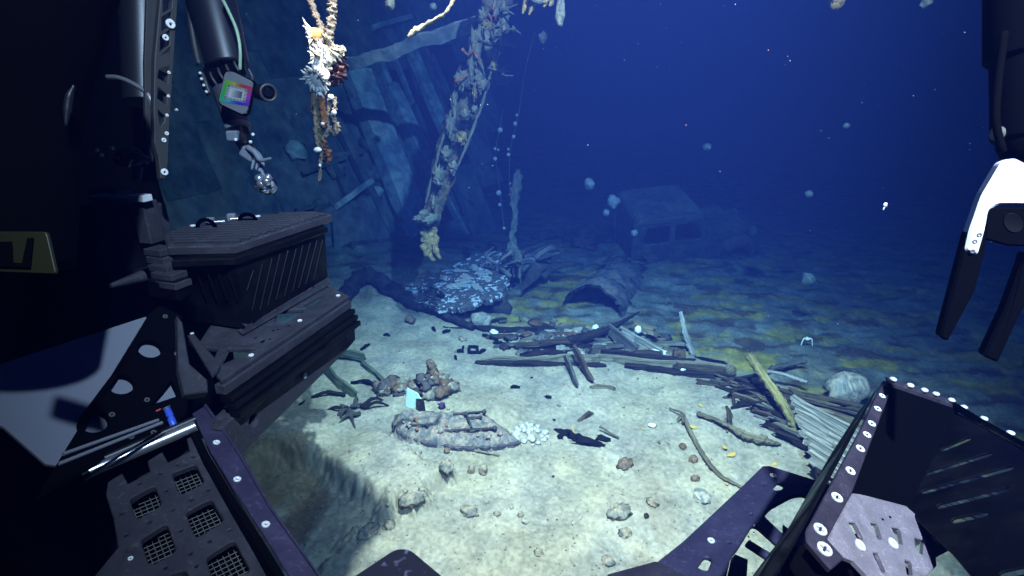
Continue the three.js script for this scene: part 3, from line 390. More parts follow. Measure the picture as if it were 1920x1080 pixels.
// ---------- the rope bundle hanging close to the camera ----------
{
  const d = 2.35, tip = [-1.112,2.686,-3.214], t = thing('hanging_rope', 'frayed rope bundle crusted with growth, hanging right of the robot arm', 'rope', tip);
  const strand = (name, pts, rads, mat, o = {}) => part(t, name, limb(pts, rads.map((r) => r * 1.36), { per: 26, seg: 10, freq: 38, ...o, rough: (o.rough ?? 0.45) * 1.6 }), mat);
  strand('strand', [[-1.183,3.757,-3.604],[-1.155,3.641,-3.562],[-1.121,3.56,-3.532],[-1.081,3.479,-3.503]], [0.010, 0.011, 0.011, 0.014], MAT.rope);
  strand('strand', [[-1.057,3.757,-3.604],[-1.041,3.647,-3.564],[-1.041,3.566,-3.534],[-1.057,3.491,-3.507],[-1.085,3.439,-3.488]], [0.013, 0.016, 0.015, 0.018, 0.016], MAT.rope);
  strand('strand', [[-1.038,3.703,-3.613],[-1.038,3.587,-3.571],[-1.05,3.499,-3.539]], [0.008, 0.01, 0.008], MAT.ropeOrange);
  strand('knot', [[-1.153,3.403,-3.46],[-1.106,3.437,-3.459],[-1.063,3.465,-3.469],[-1.037,3.49,-3.492]], [0.016, 0.022, 0.022, 0.014], MAT.rope, { rough: 0.7 });
  strand('knot', [[-1.078,3.462,-3.496],[-1.055,3.403,-3.46],[-1.067,3.345,-3.439],[-1.092,3.282,-3.416],[-1.11,3.213,-3.391]], [0.02, 0.034, 0.036, 0.034, 0.026], MAT.rope, { rough: 0.75, freq: 20, seg: 12 });
  strand('shell_fragment', [[-1.072,3.309,-3.383],[-1.042,3.329,-3.391],[-1.006,3.366,-3.404],[-0.973,3.396,-3.429],[-0.953,3.402,-3.446]], [0.012, 0.02, 0.026, 0.016, 0.007], MAT.stonePale, { flat: 0.5, rough: 0.5 });
  strand('shell_fragment', [[-1.016,3.356,-3.414],[-0.985,3.384,-3.425],[-0.959,3.399,-3.445]], [0.01, 0.016, 0.008], MAT.moss, { rough: 0.5 });
  strand('dark_growth', [[-1.032,3.347,-3.483],[-1.019,3.301,-3.466],[-1.032,3.248,-3.447],[-1.05,3.207,-3.432]], [0.03, 0.036, 0.034, 0.016], MAT.ropeDark, { rough: 0.7, seg: 10 });
  strand('red_growth', [[-0.99,3.37,-3.478],[-0.99,3.312,-3.457],[-1.009,3.271,-3.442],[-1.027,3.248,-3.433]], [0.008, 0.014, 0.018, 0.010], MAT.rustRed, { rough: 0.8, freq: 34 });
  strand('red_growth', [[-1.009,3.248,-3.433],[-1.006,3.207,-3.419]], [0.007, 0.004], MAT.rustRed, { rough: 0.8 });
  // straight lower part: a split stake with fibres
  strand('stake', [[-1.134,3.207,-3.404],[-1.128,3.091,-3.362],[-1.118,2.975,-3.319],[-1.103,2.86,-3.277]], [0.017, 0.022, 0.020, 0.012], MAT.moss, { rough: 0.4, flat: 0.6 });
  strand('fibre', [[-1.144,3.201,-3.387],[-1.135,3.092,-3.347],[-1.126,2.948,-3.294],[-1.11,2.832,-3.252]], [0.006, 0.007, 0.007, 0.005], MAT.rope);
  strand('fibre', [[-1.144,3.184,-3.38],[-1.15,3.126,-3.359],[-1.156,3.08,-3.343]], [0.006, 0.006, 0.005], MAT.ropeOrange);
  strand('fibre', [[-1.1,3.161,-3.358],[-1.091,3.092,-3.333],[-1.075,2.977,-3.291]], [0.008, 0.009, 0.006], MAT.ropeOrange);
  strand('fibre', [[-1.081,3.161,-3.358],[-1.078,3.092,-3.333],[-1.066,3,-3.3]], [0.006, 0.007, 0.005], MAT.ropeOrange, { rough: 0.3 });
  strand('fibre', [[-1.049,3.132,-3.361],[-1.058,3.063,-3.336],[-1.067,3.017,-3.32],[-1.049,2.976,-3.305],[-1.067,2.948,-3.294],[-1.092,2.907,-3.28]], [0.007, 0.008, 0.009, 0.009, 0.008, 0.006], MAT.rope, { rough: 0.6 });
  strand('fibre', [[-1.018,3.144,-3.366],[-1.018,3.092,-3.347],[-1.028,3.046,-3.33],[-1.018,3.011,-3.317],[-1.003,2.976,-3.305],[-1.018,2.948,-3.294],[-1.043,2.971,-3.303]], [0.006, 0.008, 0.007, 0.01, 0.012, 0.010, 0.006], MAT.rope, { rough: 0.6 });
  strand('rust_scrap', [[-1.097,2.912,-3.296],[-1.078,2.86,-3.277],[-1.06,2.813,-3.26],[-1.063,2.779,-3.248]], [0.012, 0.02, 0.018, 0.008], MAT.rustRed, { flat: 0.5, rough: 0.6 });
  strand('rust_scrap', [[-1.114,2.922,-3.315],[-1.105,2.876,-3.298],[-1.095,2.812,-3.275]], [0.012, 0.014, 0.008], MAT.ropeOrange, { flat: 0.5, rough: 0.6 });
  strand('fibre', [[-1.095,2.85,-3.259],[-1.104,2.786,-3.236],[-1.104,2.746,-3.221],[-1.11,2.688,-3.2]], [0.007, 0.006, 0.005, 0.006], MAT.rope, { rough: 0.6 });
  for (const [p, sx, sy] of [[[-1.034,3.144,-3.337], 0.013, 0.012], [[-1.016,3.061,-3.307], 0.011, 0.011], [[-1.08,3.001,-3.285], 0.008, 0.007], [[-1.103,2.863,-3.221], 0.017, 0.011], [[-1.1,2.776,-3.218], 0.006, 0.007], [[-1.098,3.161,-3.343], 0.008, 0.007]]) { const g = rockGeo(sx * 1.36, sy * 1.36, sx * 1.36, { rough: 0.12 }); g.translate(...p); part(t, 'white_polyp', g, MAT.white); }
  const anemone = (label, c, axis, R, nT, body, L = 0.075) => {
    R *= 1.36; L *= 1.36; const a = thing('sea_anemone', label, 'anemone', c, 'anemones on the rope'), ax = V(axis).normalize(), u = new THREE.Vector3().crossVectors(ax, new THREE.Vector3(0.2, 1, 0.3)).normalize(), w = new THREE.Vector3().crossVectors(ax, u);
    const p = (r, th, l) => V(c).addScaledVector(u, cos(th) * r).addScaledVector(w, sin(th) * r).addScaledVector(ax, l).toArray();
    part(a, 'column', limb([p(0, 0, -R * 1.5), p(0, 0, -R * 0.7), p(0, 0, 0)], [R * 0.7, R * 0.95, R], { seg: 14, per: 6, rough: 0.08 }), body);
    part(a, 'oral_disc', limb([p(0, 0, -0.001), p(0, 0, R * 0.3)], [R * 1.0, R * 0.8], { seg: 14, per: 3, rough: 0.1 }), MAT.white);
    for (let k = 0; k < nT; k++) { const th = k / nT * 2 * PI + rr(-0.1, 0.1), ring = k % 3, l = L * rr(0.75, 1.15), spread = [1, 0.75, 0.45][ring]; part(a, 'tentacle', limb([p(R * (0.95 - ring * 0.2), th, 0), p(R * 0.95 + l * 0.5 * spread, th + rr(-0.1, 0.1), l * 0.35), p(R * 0.95 + l * spread, th + rr(-0.15, 0.15), l * rr(0.3, 0.6))], [R * 0.17, R * 0.14, R * 0.05], { seg: 5, per: 3 }), MAT.tentacle); }
  };
  anemone('orange bodied anemone sticking out left of the rope top', [-1.149,3.477,-3.473], [-0.95, -0.1, 0.3], 0.030, 34, MAT.anemoneBody, 0.042);
  anemone('white anemone in the middle of the rope clump', [-1.086,3.36,-3.387], [-0.5, 0.15, 0.75], 0.036, 44, MAT.white, 0.026);
  anemone('white anemone with tentacles fanned at the lower end of the clump', [-1.096,3.241,-3.329], [-0.35, -0.45, 0.75], 0.036, 48, MAT.white, 0.038);
}

// ---------- timber and litter on the seabed ----------
// a board or stick from one ground spot to another, heights above the bed at both ends
function board(name, label, cat, a, b, w, th, mat, { h0 = 0, h1 = 0, roll = 0, group, ...o } = {}) {
  const A = on(a, h0 + th * 0.3), B = on(b, h1 + th * 0.3); return solid(name, label, cat, aim(plankGeo(dist(A, B), w, th, o).rotateX(PI / 2), A, B, roll), mat, A, group);
}
function stick(name, label, cat, pts, rads, mat, { lift = 0, group, ...o } = {}) {
  const q = pts.map((p) => on([p[0], p[1]], (p[2] ?? 0) + lift)); return solid(name, label, cat, limb(q, rads, { per: 16, seg: 9, freq: 20, ...o, rough: (o.rough ?? 0.3) * 1.5 }), mat, q[0], group);
}
function lump(name, label, cat, p, s, mat, { sink = 0.25, group, ...o } = {}) {
  s = s.map((v) => v * 0.85);
  const q = on(p), g = rockGeo(s[0], s[1], s[2], { detail: 2, ...o }); g.rotateY(rr(0, 6)); g.translate(q[0], q[1] + s[1] * (1 - sink * 2), q[2]); return solid(name, label, cat, g, mat, q, group);
}
const lift = (p, h) => [p[0], p[1], h];
// single sticks and boards one can pick out
stick('pale_stick', 'white stick slanting up out of the wreckage, farthest standing one', 'stick', [lift([2.29,-6.271], 0), lift([2.249,-6.546], 0.20), lift([2.211,-6.707], 0.42)], [0.04, 0.036, 0.026], MAT.woodWhite);
stick('yellow_pole', 'stout yellow pole leaning across the plank pile', 'pole', [lift([2.702,-4.483], 0.05), lift([2.632,-4.623], 0.22), lift([2.575,-4.962], 0.34), lift([2.55,-5.322], 0.42)], [0.04, 0.042, 0.045, 0.045], MAT.woodYellow, { rough: 0.22, seg: 10 });
stick('pale_rod', 'thin white rod lying behind the yellow pole on the plank pile', 'rod', [lift([2.723,-5.53], 0.12), lift([2.899,-5.367], 0.16), lift([3.116,-5.147], 0.14)], [0.022, 0.022, 0.018], MAT.woodWhite);
stick('dark_stick', 'dark stick with a white tip, right of the yellow pole', 'stick', [lift([2.942,-5.602], 0.06), lift([3.408,-5.751], 0.1)], [0.035, 0.03], MAT.woodGrey);
stick('bent_branch', 'long thin bent branch lying on open sand beside the violet bracket', 'branch', [lift([1.637,-4.982], 0.03), lift([1.726,-4.826], 0.05), lift([1.714,-4.677], 0.05), lift([1.724,-4.433], 0.03), lift([1.756,-4.06], 0.03), lift([1.803,-3.911], 0.02), lift([1.937,-3.784], 0.02)], [0.008, 0.012, 0.018, 0.02, 0.02, 0.018, 0.011], MAT.woodTan);
stick('twig', 'short twig forking from the head of the bent branch', 'twig', [lift([1.693,-4.658], 0.05), lift([1.698,-4.769], 0.08), lift([1.64,-4.713], 0.05)], [0.02, 0.014, 0.008], MAT.woodTan);
stick('forked_branch', 'thick tan branch right of the bent branch, pointing at the grating', 'branch', [lift([1.878,-4.845], 0.04), lift([1.997,-4.713], 0.05), lift([2.109,-4.57], 0.06), lift([2.197,-4.45], 0.06), lift([2.365,-4.367], 0.05), lift([2.501,-4.335], 0.02)], [0.02, 0.022, 0.024, 0.036, 0.034, 0.008], MAT.woodTan, { rough: 0.4 });
stick('twig', 'upright brown twig on the thick tan branch', 'twig', [lift([2.109,-4.57], 0.05), lift([2.121,-4.658], 0.14), lift([2.115,-4.732], 0.18)], [0.02, 0.024, 0.012], MAT.woodBrown);
stick('twig', 'small dark twig standing near the top of the open sand', 'twig', [lift([2.334,-5.043], 0.0), lift([2.344,-5.147], 0.12)], [0.018, 0.012], MAT.woodBrown);
board('short_plank', 'left plank of the leaning pair, green grey, foot on the sand', 'plank', [0.735,-5.482], [0.641,-5.907], 0.10, 0.03, MAT.woodGrey, { h1: 0.14 });
board('short_plank', 'right plank of the leaning pair, dark, propped over its shadow', 'plank', [0.916,-5.578], [0.723,-5.961], 0.10, 0.04, MAT.woodBrown, { h1: 0.22, h0: 0.02 });
board('small_stave', 'small tan stave lying below the leaning pair of planks', 'stave', [0.927,-5.482], [1.124,-5.436], 0.05, 0.03, MAT.woodTan);
board('long_beam', 'long half buried beam, black front edge, silt on top', 'beam', [-0.343,-6.127], [1.058,-6.043], 0.13, 0.06, MAT.woodSilt, { h0: -0.03, h1: 0.02, nl: 30 });
board('long_beam', 'second half buried beam, right of the first, running to the plank pile', 'beam', [0.995,-6.155], [2.51,-5.676], 0.14, 0.06, MAT.woodSilt, { h0: -0.03, h1: 0.05, nl: 30 });
board('split_batten', 'dark split batten along the front edge of the left long beam', 'batten', [-0.36,-6.071], [1.02,-5.961], 0.05, 0.07, MAT.woodDark, { nl: 26, ragged: 0.15, h0: -0.01, h1: 0.0 });
board('split_batten', 'dark split batten along the front edge of the right long beam', 'batten', [1.415,-5.934], [2.461,-5.626], 0.06, 0.08, MAT.woodDark, { nl: 26, ragged: 0.15 });
board('thin_lath', 'brown lath lying on the right long beam near the yellow pole', 'lath', [1.906,-5.802], [2.466,-5.676], 0.06, 0.05, MAT.woodBrown, { h0: 0.07, h1: 0.10 });
lump('wood_block', 'small square wooden block at the end of the brown lath', 'block', [2.516,-5.676], [0.09, 0.08, 0.08], MAT.woodTan, { rough: 0.15, sink: -0.2 });
stick('pointed_spar', 'dark pointed spar rising to the right above the debris heap', 'spar', [lift([0.71,-6.514], 0.06), lift([1.059,-6.625], 0.12), lift([1.444,-6.807], 0.22), lift([1.734,-6.945], 0.30)], [0.08, 0.075, 0.04, 0.01], MAT.woodDark, { rough: 0.2, flat: 0.55 });
board('grey_plank', 'blue grey plank sloping down right of the pointed spar', 'plank', [1.284,-6.707], [1.555,-6.301], 0.17, 0.035, MAT.woodGrey, { h0: 0.16, h1: 0.03 });
board('grey_plank', 'long pale plank with whitened end below the second polyp', 'plank', [1.426,-6.707], [1.871,-6.213], 0.11, 0.04, MAT.woodPale, { h0: 0.17, h1: 0.04 });
board('tan_plank', 'tan plank edge on behind the long pale plank', 'plank', [1.604,-6.707], [1.85,-6.514], 0.10, 0.06, MAT.woodTan, { h0: 0.22, h1: 0.2 });
board('driftwood', 'long dark driftwood running right from the pale boulder', 'driftwood', [-0.409,-7.051], [0.372,-7.051], 0.084, 0.054, MAT.woodDark, { nl: 20, ragged: 0.2, h0: 0.02 });
board('driftwood', 'dark driftwood over the middle of the debris heap', 'driftwood', [0.296,-7.015], [0.963,-7.015], 0.078, 0.048, MAT.woodDark, { nl: 20, ragged: 0.2, h0: 0.03 });
board('driftwood', 'broad dark driftwood just behind the left long beam', 'driftwood', [0.136,-6.33], [1.145,-6.271], 0.096, 0.060, MAT.woodDark, { nl: 20, ragged: 0.2 });
board('driftwood', 'ragged dark driftwood under the long pale plank', 'driftwood', [1.078,-6.271], [1.893,-6.043], 0.132, 0.072, MAT.woodDark, { nl: 20, ragged: 0.25 });
board('driftwood', 'thin dark driftwood by the tail of the thick hose', 'driftwood', [-0.957,-7.087], [-0.411,-7.087], 0.036, 0.030, MAT.woodDark, { ragged: 0.15 });
// left foreground boards
board('curved_plank', 'green plank with a dark edge beside the sled beam', 'plank', [-2.308,-6.155], [-1.802,-6.043], 0.10, 0.04, MAT.woodGreen, { h0: 0.1, h1: 0.08, sag: 0.03 });
board('green_plank', 'broad green plank sloping from the sled to the sand', 'plank', [-2.255,-5.828], [-1.733,-5.299], 0.13, 0.03, MAT.woodGreen, { h0: 0.12 });
board('green_stick', 'pale green stick between sled beam and rust clump', 'stick', [-1.821,-6.015], [-1.436,-5.553], 0.05, 0.04, MAT.woodGreen, { h0: 0.04, h1: 0.02 });
stick('dark_twig', 'black twig pointing at the smaller rust clump', 'twig', [lift([-1.851,-5.602], 0.03), lift([-1.649,-5.578], 0.05), lift([-1.5,-5.459], 0.01)], [0.014, 0.022, 0.012], MAT.char);
stick('arched_twig', 'thin arched twig left of the root tangle', 'twig', [lift([-2.194,-5.277], 0.02), lift([-2.045,-5.322], 0.05), lift([-1.833,-5.322], 0.04)], [0.012, 0.02, 0.018], MAT.woodDark);
stick('dark_twig', 'tiny dark twig on the sand near the sled', 'twig', [lift([-2.253,-5.084], 0.02), lift([-2.222,-5.158], 0.03)], [0.010, 0.008], MAT.char);
{ const c = on([-1.654,-5.002]), t = thing('root_tangle', 'tangle of dark roots on the sand left of the rust clumps', 'roots', c); for (let k = 0; k < 13; k++) { const a = rr(0, 2 * PI), l = rr(0.12, 0.30), p = [c[0] + rr(-0.08, 0.12), c[1] + 0.03, c[2] + rr(-0.08, 0.08)]; part(t, 'root', limb([p, [p[0] + cos(a) * l * 0.5, c[1] + rr(0.04, 0.10), p[2] + sin(a) * l * 0.5], [p[0] + cos(a) * l, c[1] + rr(-0.01, 0.04), p[2] + sin(a) * l]], [0.022, 0.018, 0.007], { rough: 0.4 }), k % 3 ? MAT.woodGrey : MAT.woodDark); } }
function clump(label, c, w, h, count, spike) {
  const b = on(c), t = thing('rust_clump', label, 'rust clump', b);
  for (let k = 0; k < count; k++) { const a = rr(0, 2 * PI), r = sqrt(rnd()) * w, s = rr(0.03, 0.075), y = h * (1 - r / w) * rnd(); const g = rockGeo(s, s * rr(0.5, 1), s, { detail: 1, rough: 0.6 }); g.translate(b[0] + cos(a) * r, b[1] + y + s * 0.3, b[2] + sin(a) * r * 0.7); part(t, 'rust_nodule', g, [MAT.rustBrown, MAT.stoneBrown, MAT.stone, MAT.rustDark][floor(rnd() * 4)]); }
  if (spike) part(t, 'spike', limb([[b[0], b[1], b[2]], [b[0] + 0.02, b[1] + h * 0.7, b[2]], [b[0] - 0.03, b[1] + h * 1.35, b[2]]], [0.09, 0.06, 0.03], { rough: 0.7, freq: 14, seg: 10 }), MAT.stoneBrown);
}
clump('large rust clump with a central spike, above the slab', [-0.876,-5.367], 0.26, 0.26, 70, true);
clump('smaller flat rust clump left of the spiked one', [-1.299,-5.412], 0.2, 0.10, 40, false);
{ const A = [-1.04,-5.043], b = on(A), t = thing('glass_shard', 'bent pale green glass shard standing by the spiked rust clump', 'glass shard', b); const f = { o: [b[0], b[1], b[2]], u: [0.92, 0, 0.39], v: [0.1, 0.96, -0.25], n: [-0.37, 0.27, 0.89] }; part(t, 'shard', plateGeo(f, [[-0.10, 0.0], [0.04, -0.03], [0.1, 0.10], [0.03, 0.17], [-0.1, 0.2]], [], 0.012, 0.003), MAT.glassPale); part(t, 'shard_shadow', plateGeo({ ...f, o: [b[0] + 0.08, b[1] + 0.02, b[2] + 0.06] }, [[-0.05, 0], [0.07, -0.02], [0.03, 0.12], [-0.06, 0.1]], [], 0.012, 0.003), MAT.woodDark); }  // the dark plate is the cast shadow of the shard, built as a piece
lump('purple_stone', 'small dark purple stone above the concretion slab', 'stone', [-0.737,-5.043], [0.045, 0.05, 0.04], MAT.purple, { sink: 0.1 });
{ // concretion slab with fused bolts
  const q = [[-1.198,-4.713],[-1.191,-4.864],[-1.103,-4.923],[-0.983,-4.932],[-0.715,-4.903],[-0.441,-4.923],[-0.274,-4.883],[-0.106,-4.677],[0,-4.535],[0.091,-4.416],[-0.05,-4.367],[-0.224,-4.335],[-0.397,-4.311],[-0.599,-4.343],[-0.807,-4.4],[-0.979,-4.467],[-1.117,-4.57]], c = q.reduce((s, p) => [s[0] + p[0] / q.length, s[1] + p[1] / q.length], [0, 0]), b = on(c), base = gy(c[0], c[1]);
  const t = thing('concretion_slab', 'long crusty concretion slab with fused bolts, lying on the sand', 'concretion', b), f = { o: [0, base + 0.075, 0], u: [1, 0, 0], v: [0, 0, -1], n: [0, 1, 0] }, jag = [];
  q.forEach((p, i) => { const r = q[(i + 1) % q.length]; for (let k = 0; k < 4; k++) { const s = k / 4; jag.push([p[0] + (r[0] - p[0]) * s + rr(-0.012, 0.012), -(p[1] + (r[1] - p[1]) * s) + rr(-0.012, 0.012)]); } });
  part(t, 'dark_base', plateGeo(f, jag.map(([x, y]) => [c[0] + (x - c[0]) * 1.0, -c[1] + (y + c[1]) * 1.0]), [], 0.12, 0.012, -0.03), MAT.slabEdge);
  const top = []; { const nx = 46, ny = 20, x0 = min(...q.map((p) => p[0])), x1 = max(...q.map((p) => p[0])), z0 = min(...q.map((p) => p[1])), z1 = max(...q.map((p) => p[1])), pos = [], idx = [], uv = []; const id = new Map();
    for (let j = 0; j <= ny; j++) for (let i = 0; i <= nx; i++) { const x = x0 + (x1 - x0) * i / nx, z = z0 + (z1 - z0) * j / ny, e = inside(q, x, z); pos.push(x, base + 0.04 + 0.062 * sstep(-0.01, 0.10, e) + 0.04 * fbm(x * 7, z * 7, 4) * sstep(0, 0.06, e) - (e < 0 ? 0.09 : 0), z); uv.push(x, z); }
    for (let j = 0; j < ny; j++) for (let i = 0; i < nx; i++) { const a = j * (nx + 1) + i; idx.push(a, a + nx + 1, a + 1, a + 1, a + nx + 1, a + nx + 2); }
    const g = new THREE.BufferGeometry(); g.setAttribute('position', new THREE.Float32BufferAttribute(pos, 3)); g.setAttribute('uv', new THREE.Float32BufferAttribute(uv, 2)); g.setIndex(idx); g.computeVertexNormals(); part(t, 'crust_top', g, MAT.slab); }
  const Y = base + 0.125, nail = (a, b2, r) => part(t, 'fused_bolt', joined([limb([[a[0], Y, a[1]], [b2[0], Y + 0.015, b2[1]]], [r * 0.8, r], { rough: 0.3, per: 10, freq: 30 }), rockGeo(r * 1.9, r * 1.9, r * 1.9, { rough: 0.2, detail: 1 }).translate(b2[0], Y + 0.015, b2[1])]), MAT.rustDark);
  nail([-0.589,-4.75], [-0.279,-4.769], 0.013); nail([-0.386,-4.518], [-0.454,-4.732], 0.012); nail([-0.643,-4.467], [-0.164,-4.483], 0.013); nail([-0.987,-4.57], [-0.816,-4.535], 0.01); nail([-0.424,-4.686], [-0.307,-4.677], 0.009);
  for (let k = 0; k < 24; k++) { const s = rr(0.012, 0.03), u = rr(0.03, 0.97), x = q[0][0] + (q[9][0] - q[0][0]) * u, z = q[0][1] + (q[9][1] - q[0][1]) * u + rr(-0.02, 0.14); if (inside(q, x, z) < 0.03) continue; part(t, 'nodule', rockGeo(s, s * 0.7, s, { detail: 1, rough: 0.5 }).translate(x, base + 0.11, z), k % 3 ? MAT.slab : MAT.rustRed); }
  stick('bolt', 'shadow of a fused bolt built as a thin rod below the concretion slab', 'bolt', [lift([-0.348,-4.319], 0.015), lift([-0.118,-4.248], 0.015)], [0.011, 0.012], MAT.stone);  // the shadow line of a bolt, built as a stick
}
lump('round_pebble', 'round pinkish pebble touching the lower edge of the concretion slab', 'pebble', [-0.603,-4.295], [0.035, 0.03, 0.035], MAT.stoneBrown, { rough: 0.12, sink: 0.1 });
{ const c = [0.156,-4.57], t = thing('chalk_mound', 'small mound of chalky white crumbs right of the concretion slab', 'mound', on(c)); for (let k = 0; k < 60; k++) { const a = rr(0, 2 * PI), r = sqrt(rnd()) * 0.2, s = rr(0.012, 0.035), x = c[0] + cos(a) * r, z = c[1] + sin(a) * r * 0.8; part(t, 'crumb', rockGeo(s, s * 0.5, s, { rough: 0.4, detail: 1 }).translate(x, gy(x, z) + s * 0.15, z), MAT.chalk); } }
{ // charred remains
  const list = [['flat charred flake at the upper left of the burnt remains', [0.517,-4.658], [0.09, 0.022, 0.04]], ['charred lump in the middle of the burnt remains', [0.613,-4.57], [0.07, 0.035, 0.045]], ['long charred lump at the right of the burnt remains', [0.732,-4.45], [0.14, 0.035, 0.04]], ['small charred crumb left of the burnt remains', [0.468,-4.57], [0.03, 0.02, 0.03]], ['black flake put for a dark hole under the thin lath, right of the burnt remains', [0.888,-4.535], [0.07, 0.025, 0.04]], ['lone black crumb on open sand below the leaning planks', [0.398,-5.299], [0.035, 0.02, 0.025]]];  // the flake under the lath is the dark of a hole, built as a lump
  for (const [l, p, s] of list) { const q = on(p), g = rockGeo(...s, { detail: 2, rough: 0.6 }); g.rotateY(-0.35); g.translate(q[0], q[1] + s[1] * 0.5, q[2]); solid('charred_wood', l, 'charred wood', g, MAT.char, q); }
  stick('thin_lath', 'thin tan lath lying over the black flake', 'lath', [lift([0.868,-4.677], 0.06), lift([1.03,-4.518], 0.02)], [0.010, 0.010], MAT.woodTan); stick('orange_splinter', 'orange splinter standing among the burnt remains', 'splinter', [lift([0.613,-4.57], 0.03), lift([0.593,-4.677], 0.07)], [0.008, 0.006], MAT.orange);
  board('short_stave', 'short brown stave lying above the burnt remains', 'stave', [0.71,-4.864], [0.802,-4.942], 0.035, 0.035, MAT.woodBrown, { h1: 0.03 });
}
// black scraps on the far sand
{ const f = (p) => on(p, 0.03), c = f([-0.502,-6.421]), t = thing('square_ring', 'small black square frame lying on the far sand', 'frame', c), q = [[-0.554,-6.483], [-0.451,-6.498], [-0.442,-6.345], [-0.543,-6.33]].map(f); for (let i = 0; i < 4; i++) part(t, 'side', limb([q[i], q[(i + 1) % 4]], [0.02], { rough: 0.3 }), MAT.char); }
for (const [l, a, b, r] of [['black bar left of the small square frame', [-0.701,-6.345], [-0.612,-6.345], 0.018], ['black upright scrap above the bar', [-0.632,-6.421], [-0.632,-6.498], 0.012], ['black scrap right of the small square frame', [-0.421,-6.33], [-0.344,-6.436], 0.02], ['slanting black twig on the sand near the sled corner', [-1.937,-6.391], [-1.854,-6.53], 0.016], ['small black peg below the thick hose', [-1.111,-7.069], [-1.06,-6.962], 0.02], ['black twig just below the debris heap, leftmost of three', [-0.951,-6.91], [-0.847,-6.962], 0.02], ['black twig just below the debris heap, middle of three', [-0.401,-6.875], [-0.187,-6.757], 0.02], ['black twig just below the debris heap, right of three', [-0.248,-6.658], [-0.071,-6.625], 0.02], ['short black twig right of the lower three', [-0.108,-6.807], [-0.05,-6.707], 0.016], ['black splinter near the leaning planks', [-0.012,-5.506], [0.09,-5.482], 0.014], ['slender black splinter below the square frame', [-0.716,-6.227], [-0.688,-6.141], 0.014], ['dark twig on the sand between hose and sled', [-1.741,-6.841], [-1.647,-6.807], 0.012]])
  stick('black_scrap', l, 'scrap', [lift(a, 0.02), lift([(a[0] + b[0]) / 2, (a[1] + b[1]) / 2], 0.035), lift(b, 0.02)], [r, r * 1.2, r * 0.7], MAT.char, { per: 4 });
board('small_plank', 'small pale plank lying beside the thick hose', 'plank', [-1.11,-7.587], [-0.882,-7.69], 0.09, 0.04, MAT.woodWhite, { h0: 0.03, h1: 0.03 });
lump('tan_rock', 'tan rock alone on the sand below the thick hose', 'rock', [-1.442,-7.216], [0.10, 0.07, 0.08], MAT.stoneBrown, { sink: 0.1 });
lump('pale_boulder', 'pale rounded boulder at the end of the thick hose', 'boulder', [-0.44,-7.216], [0.20, 0.13, 0.15], MAT.stonePale, { rough: 0.2, sink: 0.12 });
lump('pale_boulder', 'large pale silted boulder behind the right hopper', 'boulder', [3.487,-5.043], [0.26, 0.2, 0.2], MAT.stonePale, { rough: 0.25, sink: 0.15 });
lump('pale_rock', 'small tan rock left of the long beams, near sand', 'rock', [-0.656,-6.707], [0.07, 0.04, 0.06], MAT.stone);
// the heap of mixed fragments behind the long beams
for (let k = 0; k < 66; k++) { const u = rnd(), p0 = [0,-6.707], p1 = [1.938,-6.213], x = p0[0] + (p1[0] - p0[0]) * u + rr(-0.25, 0.25), z = p0[1] + (p1[1] - p0[1]) * u + rr(-0.75, 0.25), s = rr(0.03, 0.11); lump('debris_fragment', `small ${['black wooden', 'grey wooden', 'rusty', 'pale stony', 'dark rusty', 'silted'][k % 6]} fragment in the ${u < 0.33 ? 'left' : u < 0.66 ? 'middle' : 'right'} third of the debris heap`, 'fragment', [x, z], [s * rr(1, 2.2), s * 0.5, s], [MAT.woodDark, MAT.woodGrey, MAT.rustBrown, MAT.stonePale, MAT.rustDark, MAT.woodSilt][k % 6], { group: 'debris heap', rough: 0.5, detail: 1, sink: 0.2 }); }
for (let k = 0; k < 26; k++) { const u = rnd(), p0 = [-0.437,-6.875], p1 = [1.989,-6.155], a = [p0[0] + (p1[0] - p0[0]) * u + rr(-0.2, 0.2), p0[1] + (p1[1] - p0[1]) * u + rr(-0.5, 0.3)], th = rr(-0.5, 0.4), l = rr(0.2, 0.7); board('broken_lath', `thin ${['black', 'grey', 'brown', 'silted'][k % 4]} lath in the ${u < 0.5 ? 'left' : 'right'} half of the debris heap`, 'lath', a, [a[0] + cos(th) * l, a[1] + sin(th) * l], rr(0.03, 0.08), 0.03, [MAT.woodDark, MAT.woodGrey, MAT.woodBrown, MAT.woodSilt][k % 4], { group: 'debris heap laths', h0: rr(0, 0.08), h1: rr(0, 0.12) }); }
// stalked white sponges and other pale life on the bed
for (const [l, p, h, r] of [['white sponge on a stalk above the debris heap, left one', [1.105,-6.707], 0.17, 0.06], ['white sponge on a dark stalk above the tan plank', [1.641,-6.577], 0.2, 0.055]]) { const b = on(p), t = thing('stalked_sponge', l, 'sponge', b); part(t, 'stalk', limb([b, [b[0], b[1] + h, b[2]]], [0.02, 0.012], { seg: 6 }), MAT.woodDark); part(t, 'head', rockGeo(r * 0.8, r, r * 0.8, { rough: 0.2 }).translate(b[0], b[1] + h, b[2]), MAT.white); }
for (const [l, p, s] of [['white shell at the right end of the long pale plank', [1.846,-6.271], 0.07], ['white shell cluster under the blue grey plank', [1.189,-6.421], 0.06], ['white shell on the second long beam', [2.003,-5.855], 0.07], ['small white shell on the second long beam, farther right', [2.373,-5.764], 0.05], ['white shell at the left of the second long beam', [1.601,-5.961], 0.035], ['white shell under the driftwood near the boulder', [-0.251,-6.98], 0.06], ['white shell on open sand right of the burnt remains', [1.391,-4.695], 0.03]]) lump('white_shell', l, 'shell', p, [s * 1.6, s * 0.7, s], MAT.white, { sink: 0, rough: 0.4, detail: 1 });
